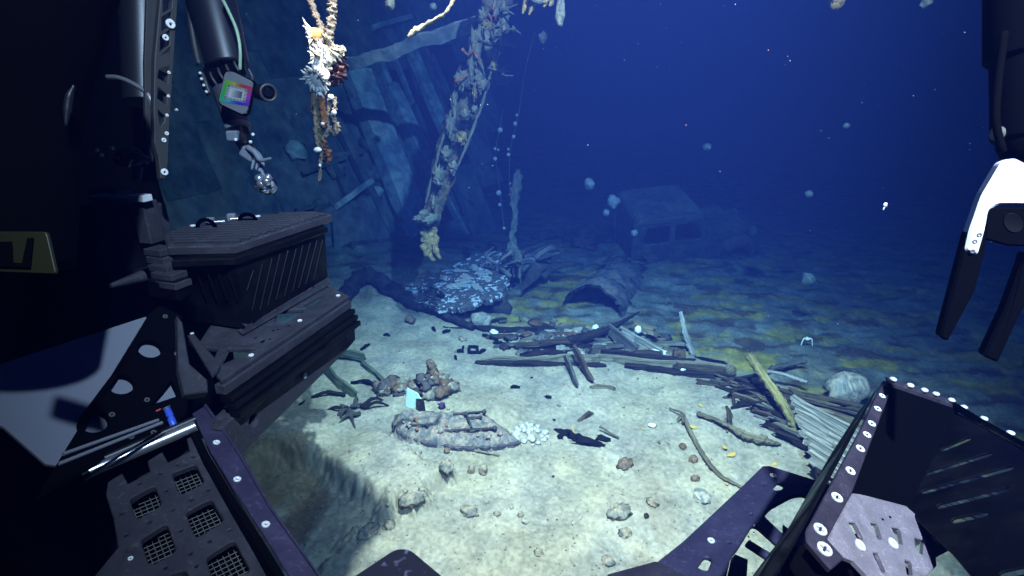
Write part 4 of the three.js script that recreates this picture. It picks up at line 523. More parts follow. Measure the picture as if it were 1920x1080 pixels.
{ const b = on([3.864,-6.577]), t = thing('brittle_star', 'small white arched brittle star on the far right mats', 'brittle star', b); for (const [dx, dz] of [[-0.08, 0.02], [0.07, 0.03], [0.02, -0.05]]) part(t, 'arm', limb([[b[0], b[1] + 0.1, b[2]], [b[0] + dx * 0.6, b[1] + 0.11, b[2] + dz * 0.6], [b[0] + dx, b[1] + 0.0, b[2] + dz]], [0.012, 0.010, 0.005], { per: 5, seg: 6 }), MAT.white); part(t, 'disc', rockGeo(0.035, 0.02, 0.035, { rough: 0.1, detail: 1 }).translate(b[0], b[1] + 0.1, b[2]), MAT.white); }
{ const c = [3.959,0.77,-6.99], t = thing('drifting_jelly', 'pale green cup shaped jelly drifting above the right mats', 'jelly', c); part(t, 'bell', limb([[c[0] - 0.07, c[1] - 0.04, c[2]], [c[0], c[1], c[2]], [c[0] + 0.06, c[1] + 0.05, c[2]]], [0.02, 0.10, 0.05], { rough: 0.4, seg: 12, freq: 8 }), MAT.jelly); part(t, 'frill', limb([[c[0] + 0.0, c[1] - 0.03, c[2]], [c[0] + 0.13, c[1] - 0.05, c[2]]], [0.04, 0.012], { rough: 0.5 }), MAT.jelly); }
for (const [l, p, r] of [['round blurred jelly drifting in open water right of the car', [4.027,1.831,-7.483], 0.055], ['faint jelly in open water above the car', [3.175,2.274,-9.241], 0.07], ['faint jelly in open water near the claw', [4.231,2.734,-7.279], 0.04], ['ring shaped jelly near the mast top', [-0.927,4.08,-7.237], 0.045]]) { const t = thing('drifting_jelly', l, 'jelly', p); part(t, 'bell', rockGeo(r, r * 0.9, r, { rough: 0.15 }).translate(...p), MAT.jelly); }
// the plank pile on the right
for (let k = 0; k < 96; k++) {
  const a0 = [2.338,-5.626], a1 = [2.481,-4.425], u = k / 96, a = [a0[0] + (a1[0] - a0[0]) * u + rr(-0.12, 0.12), a0[1] + (a1[1] - a0[1]) * u + rr(-0.12, 0.12)], d0 = [2.382,-5.578], d1 = [3.571,-4.467], dl = hypot(d1[0] - d0[0], d1[1] - d0[1]), th = Math.atan2(d1[1] - d0[1], d1[0] - d0[0]) + rr(-0.1, 0.1), l = rr(0.8, 1.9), s = rr(0, 0.9);
  const A = [a[0] + cos(th) * s, a[1] + sin(th) * s], B = [A[0] + cos(th) * l, A[1] + sin(th) * l];
  board('weathered_plank', `${['brown', 'tan', 'black', 'brown', 'grey', 'black'][k % 6]} plank at the ${['far end', 'middle', 'near end'][floor(u * 3)]} of the dense plank pile, right`, 'plank', A, B, rr(0.025, 0.08), rr(0.015, 0.03), [MAT.woodBrown, MAT.woodTan, MAT.woodDark, MAT.woodBrown, MAT.woodGrey, MAT.woodDark][k % 6], { group: 'plank pile', h0: rr(-0.01, 0.08), h1: rr(-0.01, 0.09), roll: rr(-0.5, 0.5), nl: 14, ragged: 0.12 });
}
for (let k = 0; k < 30; k++) { const u = rnd(), p0 = [2.13,-5.961], p1 = [2.524,-4.64], a = [p0[0] + (p1[0] - p0[0]) * u + rr(-0.15, 0.25), p0[1] + (p1[1] - p0[1]) * u + rr(-0.35, 0.1)], th = rr(-0.2, 1.1), l = rr(0.15, 0.5); board('pile_splinter', `short ${['dark', 'brown', 'charred'][k % 3]} splinter on the near edge of the plank pile, ${u < 0.5 ? 'by the long beams' : 'by the yellow leaf'}`, 'splinter', a, [a[0] + cos(th) * l, a[1] + sin(th) * l], rr(0.02, 0.06), 0.025, [MAT.woodDark, MAT.woodBrown, MAT.char][k % 3], { group: 'splinters of the plank pile', h0: rr(0, 0.1), h1: rr(0, 0.08) }); }
{ // pale slatted grating
  const p0 = [2.737,-4.623], p1 = [2.5,-4.163], dir = [[2.737,-4.623],[3.118,-3.898]], d = [dir[1][0] - dir[0][0], dir[1][1] - dir[0][1]], L = hypot(...d), base = on(p0), t = thing('slatted_grating', 'pale slatted wooden grating half hidden behind the hopper rim', 'grating', base), n = 8;
  for (let k = 0; k < n; k++) { const u = (k - 1.5) / (n - 2), x = p0[0] + (p1[0] - p0[0]) * u, z = p0[1] + (p1[1] - p0[1]) * u + u * 0.32, A = [x, gy(p0[0], p0[1]) + 0.19, z], B = [x + d[0], gy(p0[0], p0[1]) + 0.16, z + d[1]]; part(t, 'slat', aim(plankGeo(L, 0.10, 0.035, { ragged: 0.04, warp: 0.01 }).rotateX(PI / 2), A, B), MAT.woodPale); }
  for (const s of [0.12, 0.62]) { const A = [p0[0] + d[0] * s, gy(p0[0], p0[1]) + 0.12, p0[1] + d[1] * s - 0.1], B = [p1[0] + d[0] * s, gy(p0[0], p0[1]) + 0.12, p1[1] + d[1] * s + 0.35]; part(t, 'cross_bearer', aim(plankGeo(dist(A, B), 0.05, 0.05).rotateX(PI / 2), A, B), MAT.woodDark); }
}
// leaves, stones and other small litter that can be told apart
const leafGeo = () => { const g = new THREE.SphereGeometry(1, 10, 6), p = g.attributes.position, sd = rr(0, 9); for (let i = 0; i < p.count; i++) { const x = p.getX(i), z = p.getZ(i); p.setXYZ(i, x * (1 + 0.25 * n2(z * 2, sd)), p.getY(i) * 0.06 + 0.35 * x * x * n2(sd, 1) + 0.15 * n2(x * 2 + sd, z * 2), z * 0.6 * (1 - 0.4 * abs(x))); } g.computeVertexNormals(); return g; };
for (const [l, p, s] of [['orange leaf, upper of the pair right of the bent branch', [1.983,-4.335], 0.055], ['orange leaf, lower of the pair right of the bent branch', [2.012,-4.24], 0.065], ['yellow leaf at the near edge of the plank pile', [2.524,-4.893], 0.06], ['yellow leaf at the foot of the yellow pole, on the grating', [2.904,-4.57], 0.04], ['brown leaf by the head of the bent branch', [1.783,-4.64], 0.055], ['yellow leaf just beyond the violet bracket', [2.348,-4.104], 0.04], ['brown leaf above the open sand litter', [1.973,-5.023], 0.045], ['small yellow leaf near the bracket edge', [1.81,-3.831], 0.03], ['brown leaf among stones left of the bent branch', [1.424,-5.023], 0.04], ['tan leaf near the white shell', [1.292,-4.658], 0.035]]) { const q = on(p, s * 0.25), g = leafGeo(); g.scale(s * 0.8, s * 0.8, s * 0.8); g.rotateY(rr(0, 6)); g.rotateX(rr(-0.3, 0.3)); g.translate(...q); solid('dead_leaf', l, 'leaf', g, l.includes('brown') || l.includes('tan') ? MAT.leaf : MAT.orange, q); }
for (const [l, p, s, m] of [['flat brown stone on open sand, left of the bent branch', [1.012,-4.104], [0.10, 0.045, 0.07], MAT.stoneBrown], ['reddish stone close left of the bent branch', [1.643,-4.171], [0.06, 0.04, 0.045], MAT.stoneBrown], ['reddish stone near the violet bracket', [1.566,-3.891], [0.045, 0.035, 0.04], MAT.stoneBrown], ['dark brown stone left of the branch head', [1.604,-4.367], [0.05, 0.03, 0.04], MAT.rustBrown], ['tan flat stone left of the white shell', [1.44,-4.433], [0.06, 0.02, 0.04], MAT.stone], ['pitted stone left of the bottom bumper pad axis, near sand', [-0.339,-3.513], [0.09, 0.05, 0.07], MAT.stone], ['dark pebble right of the pitted stone', [0.068,-3.502], [0.03, 0.03, 0.028], MAT.stone], ['small forked pebble between pitted stone and dark pebble', [-0.118,-3.49], [0.035, 0.028, 0.03], MAT.stone], ['upright cone of silt, left of two', [-0.357,-4.016], [0.035, 0.075, 0.04], MAT.stone], ['upright cone of silt, right of two', [-0.253,-4.016], [0.045, 0.085, 0.045], MAT.stone], ['broad silted stone at the lower middle of the open sand', [0.845,-3.502], [0.12, 0.05, 0.09], MAT.stone], ['silted stone right of the broad one', [1.133,-3.609], [0.06, 0.04, 0.05], MAT.stone], ['rough stone near the violet bracket tip', [0.858,-3.302], [0.06, 0.035, 0.05], MAT.stone], ['rough stone near the bottom edge', [0.684,-3.033], [0.06, 0.035, 0.05], MAT.stone], ['whitish crumbly stone beside the violet bracket', [1.563,-3.682], [0.11, 0.04, 0.08], MAT.stonePale], ['dark rubble stone beside the small pebble, lower sand', [0.194,-3.119], [0.04, 0.03, 0.035], MAT.stone]]) lump('stone', l, 'stone', p, s, m, { sink: 0.4, rough: 0.3, detail: 3, freq: 2 });
{ const c = [-0.596,-3.898], b = on([c[0], c[1]]); for (const [l, p, s] of [['broken crust block at the corner of the ledge', [-0.559,-3.898], [0.10, 0.06, 0.07]], ['broken crust block along the lower ledge', [-0.785,-3.519], [0.12, 0.06, 0.07]], ['broken crust block at the lowest end of the ledge', [-1.093,-3.302], [0.11, 0.05, 0.06]], ['crumbled crust block below the ledge', [-0.946,-3.378], [0.06, 0.04, 0.05]]]) lump('crust_block', l, 'crust', p, s, MAT.stone, { rough: 0.3, detail: 3, sink: 0.3 }); }
// pebbles nobody could tell apart, and the fine grit
for (let k = 0; k < 130; k++) { const u = rnd(), px = rr(-1.6, 2.9), pz = -rr(3.0, 6.6); if (beyond(px, pz) > -0.1) continue; const s = rr(0.006, 0.02) * (rnd() < 0.12 ? 1.5 : 1); lump('pebble', `small ${['tan', 'reddish', 'pale', 'tan', 'dark'][k % 5]} pebble on the sand, ${px < -0.2 ? 'left of the concretion slab end' : px < 1 ? 'around the burnt remains' : 'towards the plank pile'}, ${pz > -4.2 ? 'near' : 'far'}`, 'pebble', [px, pz], [s * rr(0.8, 1.6), s * 0.7, s], [MAT.stone, MAT.stoneBrown, MAT.stonePale, MAT.stone, MAT.woodDark][k % 5], { group: 'pebbles on the open sand', detail: 1, rough: 0.4, sink: 0.15 }); }
{ const n = 9000, m = new THREE.InstancedMesh(rockGeo(1, 0.7, 1, { detail: 0, rough: 0.5 }), crust(0.36, 0.34, 0.25, 3), n), o = new THREE.Object3D(), c = new THREE.Color(); let i = 0; while (i < n) { const a = rr(-0.85, 0.85), r = 2.6 + 6 * rnd() ** 1.3, x = sin(a) * r, z = -cos(a) * r; const s = 0.002 + 0.007 * rnd() ** 3; o.position.set(x, gy(x, z) + s * 0.2, z); o.rotation.set(rr(0, 6), rr(0, 6), 0); o.scale.setScalar(s); o.updateMatrix(); m.setMatrixAt(i, o.matrix); const v = rnd(); m.setColorAt(i, v < 0.5 ? c.setRGB(1.2, 1.2, 1.15) : v < 0.93 ? c.setRGB(0.8, 0.75, 0.65) : c.setRGB(0.2, 0.17, 0.14)); i++; } m.name = 'seabed_grit'; m.userData.kind = 'stuff'; m.userData.label = 'fine grit and shell crumbs strewn over the sand'; shadows(m); scene.add(m); }
{ const n = 800, m = new THREE.InstancedMesh(rockGeo(1, 1, 1, { detail: 1, rough: 0.5 }), MAT.softWhite, n), o = new THREE.Object3D(), c = new THREE.Color(); for (let i = 0; i < n; i++) { const d = 1.6 + 7 * rnd(), x = rr(-0.95, 0.95) * d, y = 3.2 - 0.34 * d + rr(-0.5, 0.52) * d; o.position.set(x, max(0.3, y), -d); o.scale.setScalar(0.0007 * d * (0.25 + 0.75 * rnd() ** 2) * (rnd() < 0.03 ? 1.8 : 1)); o.updateMatrix(); m.setMatrixAt(i, o.matrix); m.setColorAt(i, rnd() < 0.25 ? c.setRGB(0.9, 0.45, 0.4) : c.setRGB(0.7, 0.75, 0.8)); } m.name = 'marine_snow'; m.userData.kind = 'stuff'; m.userData.label = 'fine pale specks drifting in the water'; scene.add(m); }
{ const p = [1.485,2.758,-2.18], t = solid('bright_particle', 'bright white particle drifting alone in the water left of the claw', 'particle', joined([rockGeo(0.007, 0.009, 0.007, { rough: 0.3, detail: 1 }).translate(...p), limb([p, [p[0] - 0.004, p[1] - 0.02, p[2]]], [0.004, 0.002], { seg: 5 })]), MAT.white, p); }
{ const p = [-1.215,3.121,-2.1]; solid('bright_particle', 'bright white particle drifting between frame lattice and robot arm', 'particle', rockGeo(0.009, 0.006, 0.006, { rough: 0.4, detail: 1 }).translate(...p), MAT.white, p); }
console.log('debris');

// ---------- the vehicle, left side ----------
const facetted = (tris, k = 4) => { const pos = [], uv = []; for (const t of tris) { const a = V(t[0]), n = V(t[1]).sub(a).cross(V(t[2]).sub(a)), ax = abs(n.x) > abs(n.y) && abs(n.x) > abs(n.z) ? [2, 1] : abs(n.y) > abs(n.z) ? [0, 2] : [0, 1]; for (const p of t) { pos.push(...p); uv.push(p[ax[0]] * k, p[ax[1]] * k); } } const g = new THREE.BufferGeometry(); g.setAttribute('position', new THREE.Float32BufferAttribute(pos, 3)); g.setAttribute('uv', new THREE.Float32BufferAttribute(uv, 2)); g.computeVertexNormals(); return g; };
const quad = (a, b, c, d) => [[a, b, c], [a, c, d]];
const fan = (q) => q.slice(1, -1).map((_, i) => [q[0], q[i + 1], q[i + 2]]);


{
  const f = {o:[-0.916,2.8,-1.418],u:[0.9958,0.0000,-0.0910],v:[-0.0910,0.0000,-0.9958],n:[0.0000,1.0000,0.0000]}, t = thing('sample_box', 'black ribbed sample box with slatted lid, standing on the sled', 'box', [-0.737,2.56,-1.421]);
  const out = [[-0.075,0.137],[0,0],[0.173,0],[0.351,0.368],[0.298,0.414],[0.15,0.394],[0.026,0.389],[-0.06,0.24]];
  const lid = part(t, 'lid', plateGeo(f, out, [], 0.026, 0.004), MAT.greyPlastic);
  part(t, 'lid_rim', plateGeo(f, [[0.022,-0.038],[0.182,-0.032],[0.345,0.312],[0.18,0.351],[0.047,0.347],[-0.036,0.197]], [], 0.02, 0.003, -0.027), MAT.black);
  const cx = out.reduce((s, p) => [s[0] + p[0] / 8, s[1] + p[1] / 8], [0, 0]), ins = out.map((p) => [cx[0] + (p[0] - cx[0]) * 0.93, cx[1] + (p[1] - cx[1]) * 0.90]);
  const ys = ins.map((p) => p[1]), y0 = min(...ys), y1 = max(...ys), nS = 13;
  for (let i = 0; i < nS; i++) { const v = y0 + (y1 - y0) * (i + 0.5) / nS, hit = []; ins.forEach((p, k) => { const q = ins[(k + 1) % ins.length]; if ((p[1] > v) !== (q[1] > v)) hit.push(p[0] + (q[0] - p[0]) * (v - p[1]) / (q[1] - p[1])); }); hit.sort((a, b) => a - b); if (hit.length > 1 && hit[1] - hit[0] > 0.03) part(lid, 'lid_slat', boxIn(f, hit[0], hit[1], v - 0.0055, v + 0.0055, 0, 0.007, 0.002), MAT.greyPlastic); }
  const hw = [[-0.023,0.209],[0.017,0.205],[0.018,0.232],[0.061,0.285],[0.114,0.273],[0.128,0.324],[0.039,0.231],[0.075,0.27]];
  part(lid, 'lid_bolt', boltGeo(f, ...hw[0], 0.008, 0.006), MAT.bolt); part(lid, 'lid_bolt', boltGeo(f, ...hw[5], 0.008, 0.006), MAT.bolt);
  for (const h of [hw[1], hw[4]]) part(lid, 'grip', new THREE.TorusGeometry(0.026, 0.006, 8, 20, PI).applyMatrix4(new THREE.Matrix4().makeRotationX(PI / 2 * 0)).applyMatrix4(new THREE.Matrix4().makeBasis(V(f.u), V(f.n), V(f.v)).setPosition(V(at(f, ...h, 0)))), MAT.black);
  for (const h of [hw[2], hw[3]]) part(lid, 'hinge_tab', boxIn(f, h[0] - 0.012, h[0] + 0.012, h[1] - 0.006, h[1] + 0.012, 0, 0.026, 0.003), MAT.panel);
  for (const h of [hw[6], hw[7]]) part(lid, 'latch', cyl(at(f, h[0] - 0.012, h[1], 0.012), at(f, h[0] + 0.02, h[1] + 0.01, 0.012), 0.005), MAT.steel);
  const T = [[-0.917,2.775,-1.427],[-0.743,2.775,-1.413],[-0.616,2.775,-1.776],[-0.737,2.775,-1.879],[-1.009,2.775,-1.67]], B = [[-0.946,2.56,-1.485],[-0.737,2.56,-1.421],[-0.645,2.56,-1.829],[-0.762,2.56,-1.87],[-0.997,2.56,-1.732]];
  const tris = []; for (let i = 0; i < 5; i++) { const j = (i + 1) % 5; tris.push(...quad(B[i], B[j], T[j], T[i])); } tris.push(...fan(T), ...fan([...B].reverse()));
  const body = part(t, 'body', facetted(tris), MAT.black);
  const bf = {o:[-0.743,2.775,-1.413],u:[0.3292,0.0000,-0.9443],v:[-0.0100,0.9999,-0.0035],n:[0.9442,0.0106,0.3292]}, rib = [[0.06,-0.057],[0.023,-0.105],[0.096,-0.049],[0.029,-0.166],[0.135,-0.045],[0.057,-0.177],[0.169,-0.041],[0.089,-0.174],[0.204,-0.039],[0.123,-0.17],[0.239,-0.044],[0.16,-0.17],[0.271,-0.041],[0.196,-0.168],[0.307,-0.041],[0.225,-0.166],[0.341,-0.041],[0.258,-0.165],[0.367,-0.048],[0.295,-0.166]];
  for (let i = 0; i < rib.length; i += 2) part(body, 'side_rib', limb([at(bf, ...rib[i], 0.001), at(bf, ...rib[i + 1], 0.001)], [0.0028], { seg: 6, per: 2 }), MAT.black);
  for (let i = 0; i < 4; i++) { const a = V(T[0]).lerp(V(T[1]), 0.35 + i * 0.17), b = V(B[0]).lerp(V(B[1]), 0.45 + i * 0.17), p = a.clone().lerp(b, 0.25).toArray(), q = a.clone().lerp(b, 0.6).toArray(); p[2] += 0.003; q[2] += 0.003; part(body, 'side_rib', limb([p, q], [0.0028], { seg: 6, per: 2 }), MAT.black); }
  part(t, 'base_skirt', facetted((() => { const q = []; const a = [[-0.74,2.575,-1.406],[-0.633,2.575,-1.815]], b = [[-0.743,2.556,-1.391],[-0.627,2.556,-1.813]]; q.push(...quad(b[0], b[1], a[1], a[0])); const back = b.map((p) => [p[0] - 0.03, p[1], p[2] - 0.03]), at2 = a.map((p) => [p[0] - 0.03, p[1], p[2] - 0.03]); q.push(...quad(a[0], a[1], at2[1], at2[0]), ...quad(b[1], b[0], back[0], back[1])); return q; })()), MAT.greyPlastic);
}


{
  const f = {o:[-0.688,2.55,-1.153],u:[0.2537,0.0000,-0.9673],v:[-0.9673,-0.0000,-0.2537],n:[-0.0000,1.0000,-0.0000]}, t = thing('sample_sled', 'black cut out sled plate with side beam, under the sample box', 'sled', [-0.647,2.37,-1.094]);
  const tri = [[[0.137,0.175],[0.139,0.129],[0.072,0.088]], [[0.149,0.104],[0.165,0.028],[0.062,0.056]], [[0.407,0.145],[0.446,0.064],[0.327,0.062],[0.333,0.101]], [[0.46,0.1],[0.572,0.088],[0.521,0.069],[0.465,0.064]], [[0.202,0.054],[0.232,0.05],[0.194,0.034]]];
  const deck = part(t, 'deck_plate', plateGeo(f, [[0.647,0.113],[0.58,-0.001],[-0.002,-0.002],[0.159,0.244],[0.156,0.206],[0.294,0.281],[0.485,0.243]], tri.map((q) => rounded(q, 0.008, 3)), 0.014, 0.003), MAT.greyPlastic);
  part(t, 'corner_plate', plateGeo(f, [[0.165,0.25],[0.176,0.235],[0.049,0.041],[0.025,0.026],[-0.005,0.018]], [], 0.012, 0.003, 0.013), MAT.greyPlastic);
  for (const [q, r] of [[[0.174,0.241], 0.005], [[0.05,0.081], 0.007], [[0.124,0.014], 0.007], [[0.352,0.028], 0.007], [[0.566,0.031], 0.007]]) part(deck, 'deck_bolt', boltGeo(f, ...q, r, q[1] > 0 && r < 0.006 ? 0.013 : 0), MAT.bolt);
  for (const q of [[0.273,0.06],[0.283,0.052],[0.313,0.04],[0.218,0.075],[0.205,0.043],[0.222,0.033]]) part(deck, 'hole_plug', plateGeo(f, disc(q, 0.0035, 8), [], 0.002, 0, 0.001), MAT.blackDull);
  // stepped side rails under the deck edge
  for (const [y0, y1, sh, m] of [[2.536, 2.512, 0, MAT.greyPlastic], [2.508, 2.492, 0.012, MAT.black], [2.488, 2.472, 0.02, MAT.black], [2.468, 2.452, 0.028, MAT.black]]) { const a = [-0.686,2.55,-1.148], b = [-0.54,2.55,-1.704], d = V(b).sub(V(a)).normalize(), n = new THREE.Vector3(-d.z, 0, d.x).multiplyScalar(1), s = n.z > 0 ? 1 : -1, A = V(a).addScaledVector(n, s * (sh - 0.006)), B = V(b).addScaledVector(n, s * (sh - 0.006)), Lr = A.distanceTo(B); const g = new RoundedBoxGeometry(Lr, abs(y0 - y1), 0.03, 1, 0.0015); const m4 = new THREE.Matrix4().makeBasis(d, new THREE.Vector3(0, 1, 0), new THREE.Vector3().crossVectors(d, new THREE.Vector3(0, 1, 0))).setPosition(A.clone().add(B).multiplyScalar(0.5).setY((y0 + y1) / 2)); part(t, 'side_rail', g.applyMatrix4(m4), m); }
  const bf = {o:[-0.681,2.45,-1.096],u:[0.2003,0.0000,-0.9797],v:[-0.0220,0.9997,-0.0045],n:[0.9795,0.0225,0.2003]}, bo = [[0,0],[0.598,0.044],[0.681,-0.004],[0.673,-0.083],[0.599,-0.093],[0.038,-0.11]], hb = [[0.348,-0.046],[0.114,-0.049],[0.608,-0.031]];
  const beam = part(t, 'side_beam', plateGeo(bf, bo, [disc(hb[1], 0.014, 14), disc(hb[2], 0.007, 10)], 0.05, 0.006), MAT.greyPlastic);
  part(beam, 'beam_bolt', boltGeo(bf, ...hb[0], 0.009), MAT.bolt);
}

{
  const f = {o:[-0.733,2.44,-1.107],u:[0.6608,-0.1926,0.7254],v:[0.7361,-0.0221,-0.6765],n:[0.1464,0.9810,0.1272]}, t = thing('perforated_tray', 'dark tray plate with rows of square holes over wire mesh', 'tray', f.o);
  const holes = [[[0.126,-0.166],[0.116,-0.119],[0.177,-0.12],[0.188,-0.166]], [[0.1,-0.084],[0.1,-0.037],[0.163,-0.037],[0.17,-0.087]], [[0.239,-0.171],[0.227,-0.124],[0.301,-0.126],[0.308,-0.17]], [[0.219,-0.09],[0.213,-0.04],[0.281,-0.036],[0.292,-0.091]], [[0.344,-0.089],[0.335,-0.036],[0.418,-0.034],[0.406,-0.093]], [[0.344,-0.152],[0.35,-0.123],[0.41,-0.124],[0.412,-0.159]]].map((q) => rounded(q, 0.010, 4));
  const small = [[0.095,-0.142],[0.082,-0.069],[0.076,-0.036],[0.089,-0.102],[0.143,-0.105],[0.194,-0.072],[0.187,-0.038],[0.2,-0.107],[0.207,-0.148],[0.157,-0.185],[0.214,-0.189],[0.259,-0.108],[0.313,-0.073],[0.309,-0.036],[0.32,-0.108],[0.353,-0.107],[0.326,-0.15]];
  const plate = part(t, 'tray_plate', plateGeo(f, [[0.005,-0.006],[0.065,-0.001],[0.46,0.008],[0.534,0.006],[0.326,-0.275],[0.273,-0.246],[0.234,-0.205],[0.158,-0.199],[0.092,-0.199],[0.057,-0.19],[0.047,-0.163],[0.083,-0.16],[0.075,-0.118],[0.037,-0.115],[0.025,-0.084],[0.066,-0.082],[0.056,-0.037],[0.01,-0.031]], [...holes, ...small.map((c) => disc(c, 0.0034, 8))], 0.016, 0.002), MAT.greyPlastic);
  const po = [[0.054,-0.019],[0.078,-0.011],[0.432,-0.006],[0.517,-0.001],[0.335,-0.247],[0.284,-0.231],[0.244,-0.191],[0.169,-0.183],[0.118,-0.166]], w = [];
  const run = (a, b) => { const n = 60; let s = -1; for (let k = 0; k <= n; k++) { const t2 = k / n, q = [a[0] + (b[0] - a[0]) * t2, a[1] + (b[1] - a[1]) * t2], ok = inside(po, ...q) > 0.004; if (ok && s < 0) s = t2; if ((!ok || k === n) && s >= 0) { if (t2 - s > 0.03) w.push(cyl(at(f, a[0] + (b[0] - a[0]) * s, a[1] + (b[1] - a[1]) * s, a[2]), at(f, q[0], q[1], a[2]), 0.0009, 0.0009, 5)); s = -1; } } };
  const us2 = po.map((q) => q[0]), vs2 = po.map((q) => q[1]), lo = [min(...us2), min(...vs2)], hi = [max(...us2), max(...vs2)]; for (let x = lo[0]; x < hi[0]; x += 0.0105) run([x, lo[1], -0.035], [x, hi[1]]); for (let y = lo[1]; y < hi[1]; y += 0.0105) run([lo[0], y, -0.037], [hi[0], y]);
  const mesh = part(t, 'wire_mesh', joined(w), MAT.mesh); mesh.userData.kind = 'stuff';
  part(t, 'tray_floor', plateGeo(f, [[0.013,-0.004],[0.065,-0.001],[0.46,0.008],[0.534,0.006],[0.326,-0.275],[0.273,-0.246],[0.234,-0.205],[0.098,-0.194]], [], 0.01, 0.001, -0.06), MAT.blackDull);
  const bolts = [[0.126,-0.015],[0.273,-0.193]]; bolts.forEach((q) => part(plate, 'tray_bolt', boltGeo(f, ...q, 0.0045), MAT.bolt));
}

{
  const f = {o:[-0.76,2.462,-1.147],u:[0.6858,-0.1537,0.7114],v:[0.6663,-0.2607,-0.6986],n:[0.2929,0.9531,-0.0764]}, t = thing('tray_rail', 'violet grey edge rail with round bolts along the perforated tray', 'rail', f.o);
  const flange = part(t, 'flange', plateGeo(f, [[-0.004,-0.006],[-0.028,0.03],[0.084,0.033],[0.189,0.033],[0.37,0.025],[0.568,0.029],[0.657,0.027],[0.633,-0.014],[0.545,-0.013],[0.435,-0.013],[0.303,-0.016],[0.145,-0.016]], [], 0.008, 0.002), MAT.violet);
  part(t, 'web', plateGeo(f, [[0.005,-0.008],[0.145,-0.016],[0.303,-0.016],[0.435,-0.013],[0.545,-0.013],[0.633,-0.014],[0.622,-0.033],[0.546,-0.027],[0.439,-0.027],[0.318,-0.029],[0.161,-0.03],[0.051,-0.026]], [], 0.05, 0.002, -0.012), MAT.blackDull);
  part(t, 'outer_lip', plateGeo(f, [[-0.028,0.031],[0.084,0.034],[0.189,0.034],[0.371,0.026],[0.568,0.03],[0.657,0.028],[0.655,0.024],[0.566,0.027],[0.372,0.021],[0.191,0.029],[0.087,0.028],[-0.023,0.024]], [], 0.012, 0.0015, 0.006), MAT.violet);
  for (const [q, r] of [[[0.129,0.003], 0.0075], [[0.266,-0.002], 0.0078], [[0.412,-0.002], 0.008]]) part(flange, 'rail_bolt', boltGeo(f, ...q, r), MAT.bolt);
}
{ const a = [-0.889,2.441,-0.958], b = [-0.737,2.457,-1.102], t = thing('chrome_roller', 'long chrome roller bar above the perforated tray', 'roller', a); part(t, 'bar', cyl(a, b, 0.0125, 0.0125, 24, 0.002), MAT.steel); part(t, 'end_cap', cyl([-0.896,2.44,-0.947], a, 0.014), MAT.black); part(t, 'guide', cyl([-0.876,2.452,-0.984], [-0.744,2.466,-1.116], 0.008), MAT.tubeGrey); }
{ const a = [-0.828,2.563,-0.854], b = [-0.768,2.52,-1.03], c = [-0.836,2.546,-0.848], d = [-0.759,2.515,-1.028]; solid('thin_rod', 'upper of two thin pale rods beside the chrome roller', 'rod', cyl(a, b, 0.0036), MAT.panel, a); solid('thin_rod', 'lower of two thin pale rods beside the chrome roller', 'rod', cyl(c, d, 0.0036), MAT.panel, c); }
{ const p = [[-0.81,2.487,-1.124],[-0.798,2.48,-1.111],[-0.785,2.469,-1.096],[-0.776,2.451,-1.09]], t = thing('blue_hose', 'short bright blue hose with steel fitting beside the roller', 'hose', p[3]); part(t, 'hose', limb(p, [0.0075, 0.008, 0.008, 0.008], { per: 6, seg: 10 }), MAT.blue); part(t, 'fitting', cyl([-0.813,2.492,-1.126], p[0], 0.009, 0.007), MAT.steel); part(t, 'clamp', cyl([-0.796,2.477,-1.108], [-0.792,2.472,-1.104], 0.0095), MAT.black); }
{ const p = [[-0.87,2.463,-1.115],[-0.85,2.476,-1.12],[-0.831,2.483,-1.133]]; solid('red_lead', 'short red cable end above the thin rods', 'cable', limb(p, [0.002, 0.0034, 0.002], { per: 6 }), MAT.red, p[0]); }


{
  const t = thing('instrument_bulkhead', 'pale panel behind a black bracket plate with three round holes', 'bulkhead', [-0.926,2.499,-0.969]), f = {o:[-0.955,2.646,-1.342],u:[0.0722,-0.3658,0.9279],v:[0.7970,-0.5382,-0.2742],n:[0.5997,0.7593,0.2526]};
  part(t, 'pale_panel', plateGeo(f, [[-0.002,0],[0.052,0.108],[0.248,0.176],[0.431,0.047],[0.438,-0.016],[0.384,-0.115],[0.366,-0.203],[0.308,-0.234]], [], 0.01, 0.001, -0.024), MAT.panel);  // lower left outline cut along a shadow edge, shade put into the shape
  const bp = part(t, 'bracket_plate', plateGeo(f, [[0.005,0.005],[0.405,0.002],[0.513,0.002],[0.472,0.028],[0.33,0.153],[0.245,0.184],[0.049,0.114],[-0.029,0.073],[-0.034,0.017]], [disc([0.107,0.047], 0.0265, 26), disc([0.227,0.031], 0.0265, 26), disc([0.334,0.022], 0.0265, 26), [[0.257,0.106],[0.173,0.123],[0.21,0.153]]], 0.022, 0.002), MAT.blackDull);
  for (const q of [[-0.003,0.041],[0.098,0.106],[0.249,0.094],[0.309,0.045],[0.348,0.1],[0.324,0.137]]) part(bp, 'bracket_bolt', boltGeo(f, ...q, 0.006, 0, true), MAT.boltDark);
  part(t, 'side_bracket', plateGeo(f, [[-0.004,0.065],[0.01,0.084],[0.128,0.143],[0.157,0.196],[0.19,0.208],[0.218,0.162],[0.154,0.125]], [], 0.03, 0.003, 0.02), MAT.greyPlastic);
}


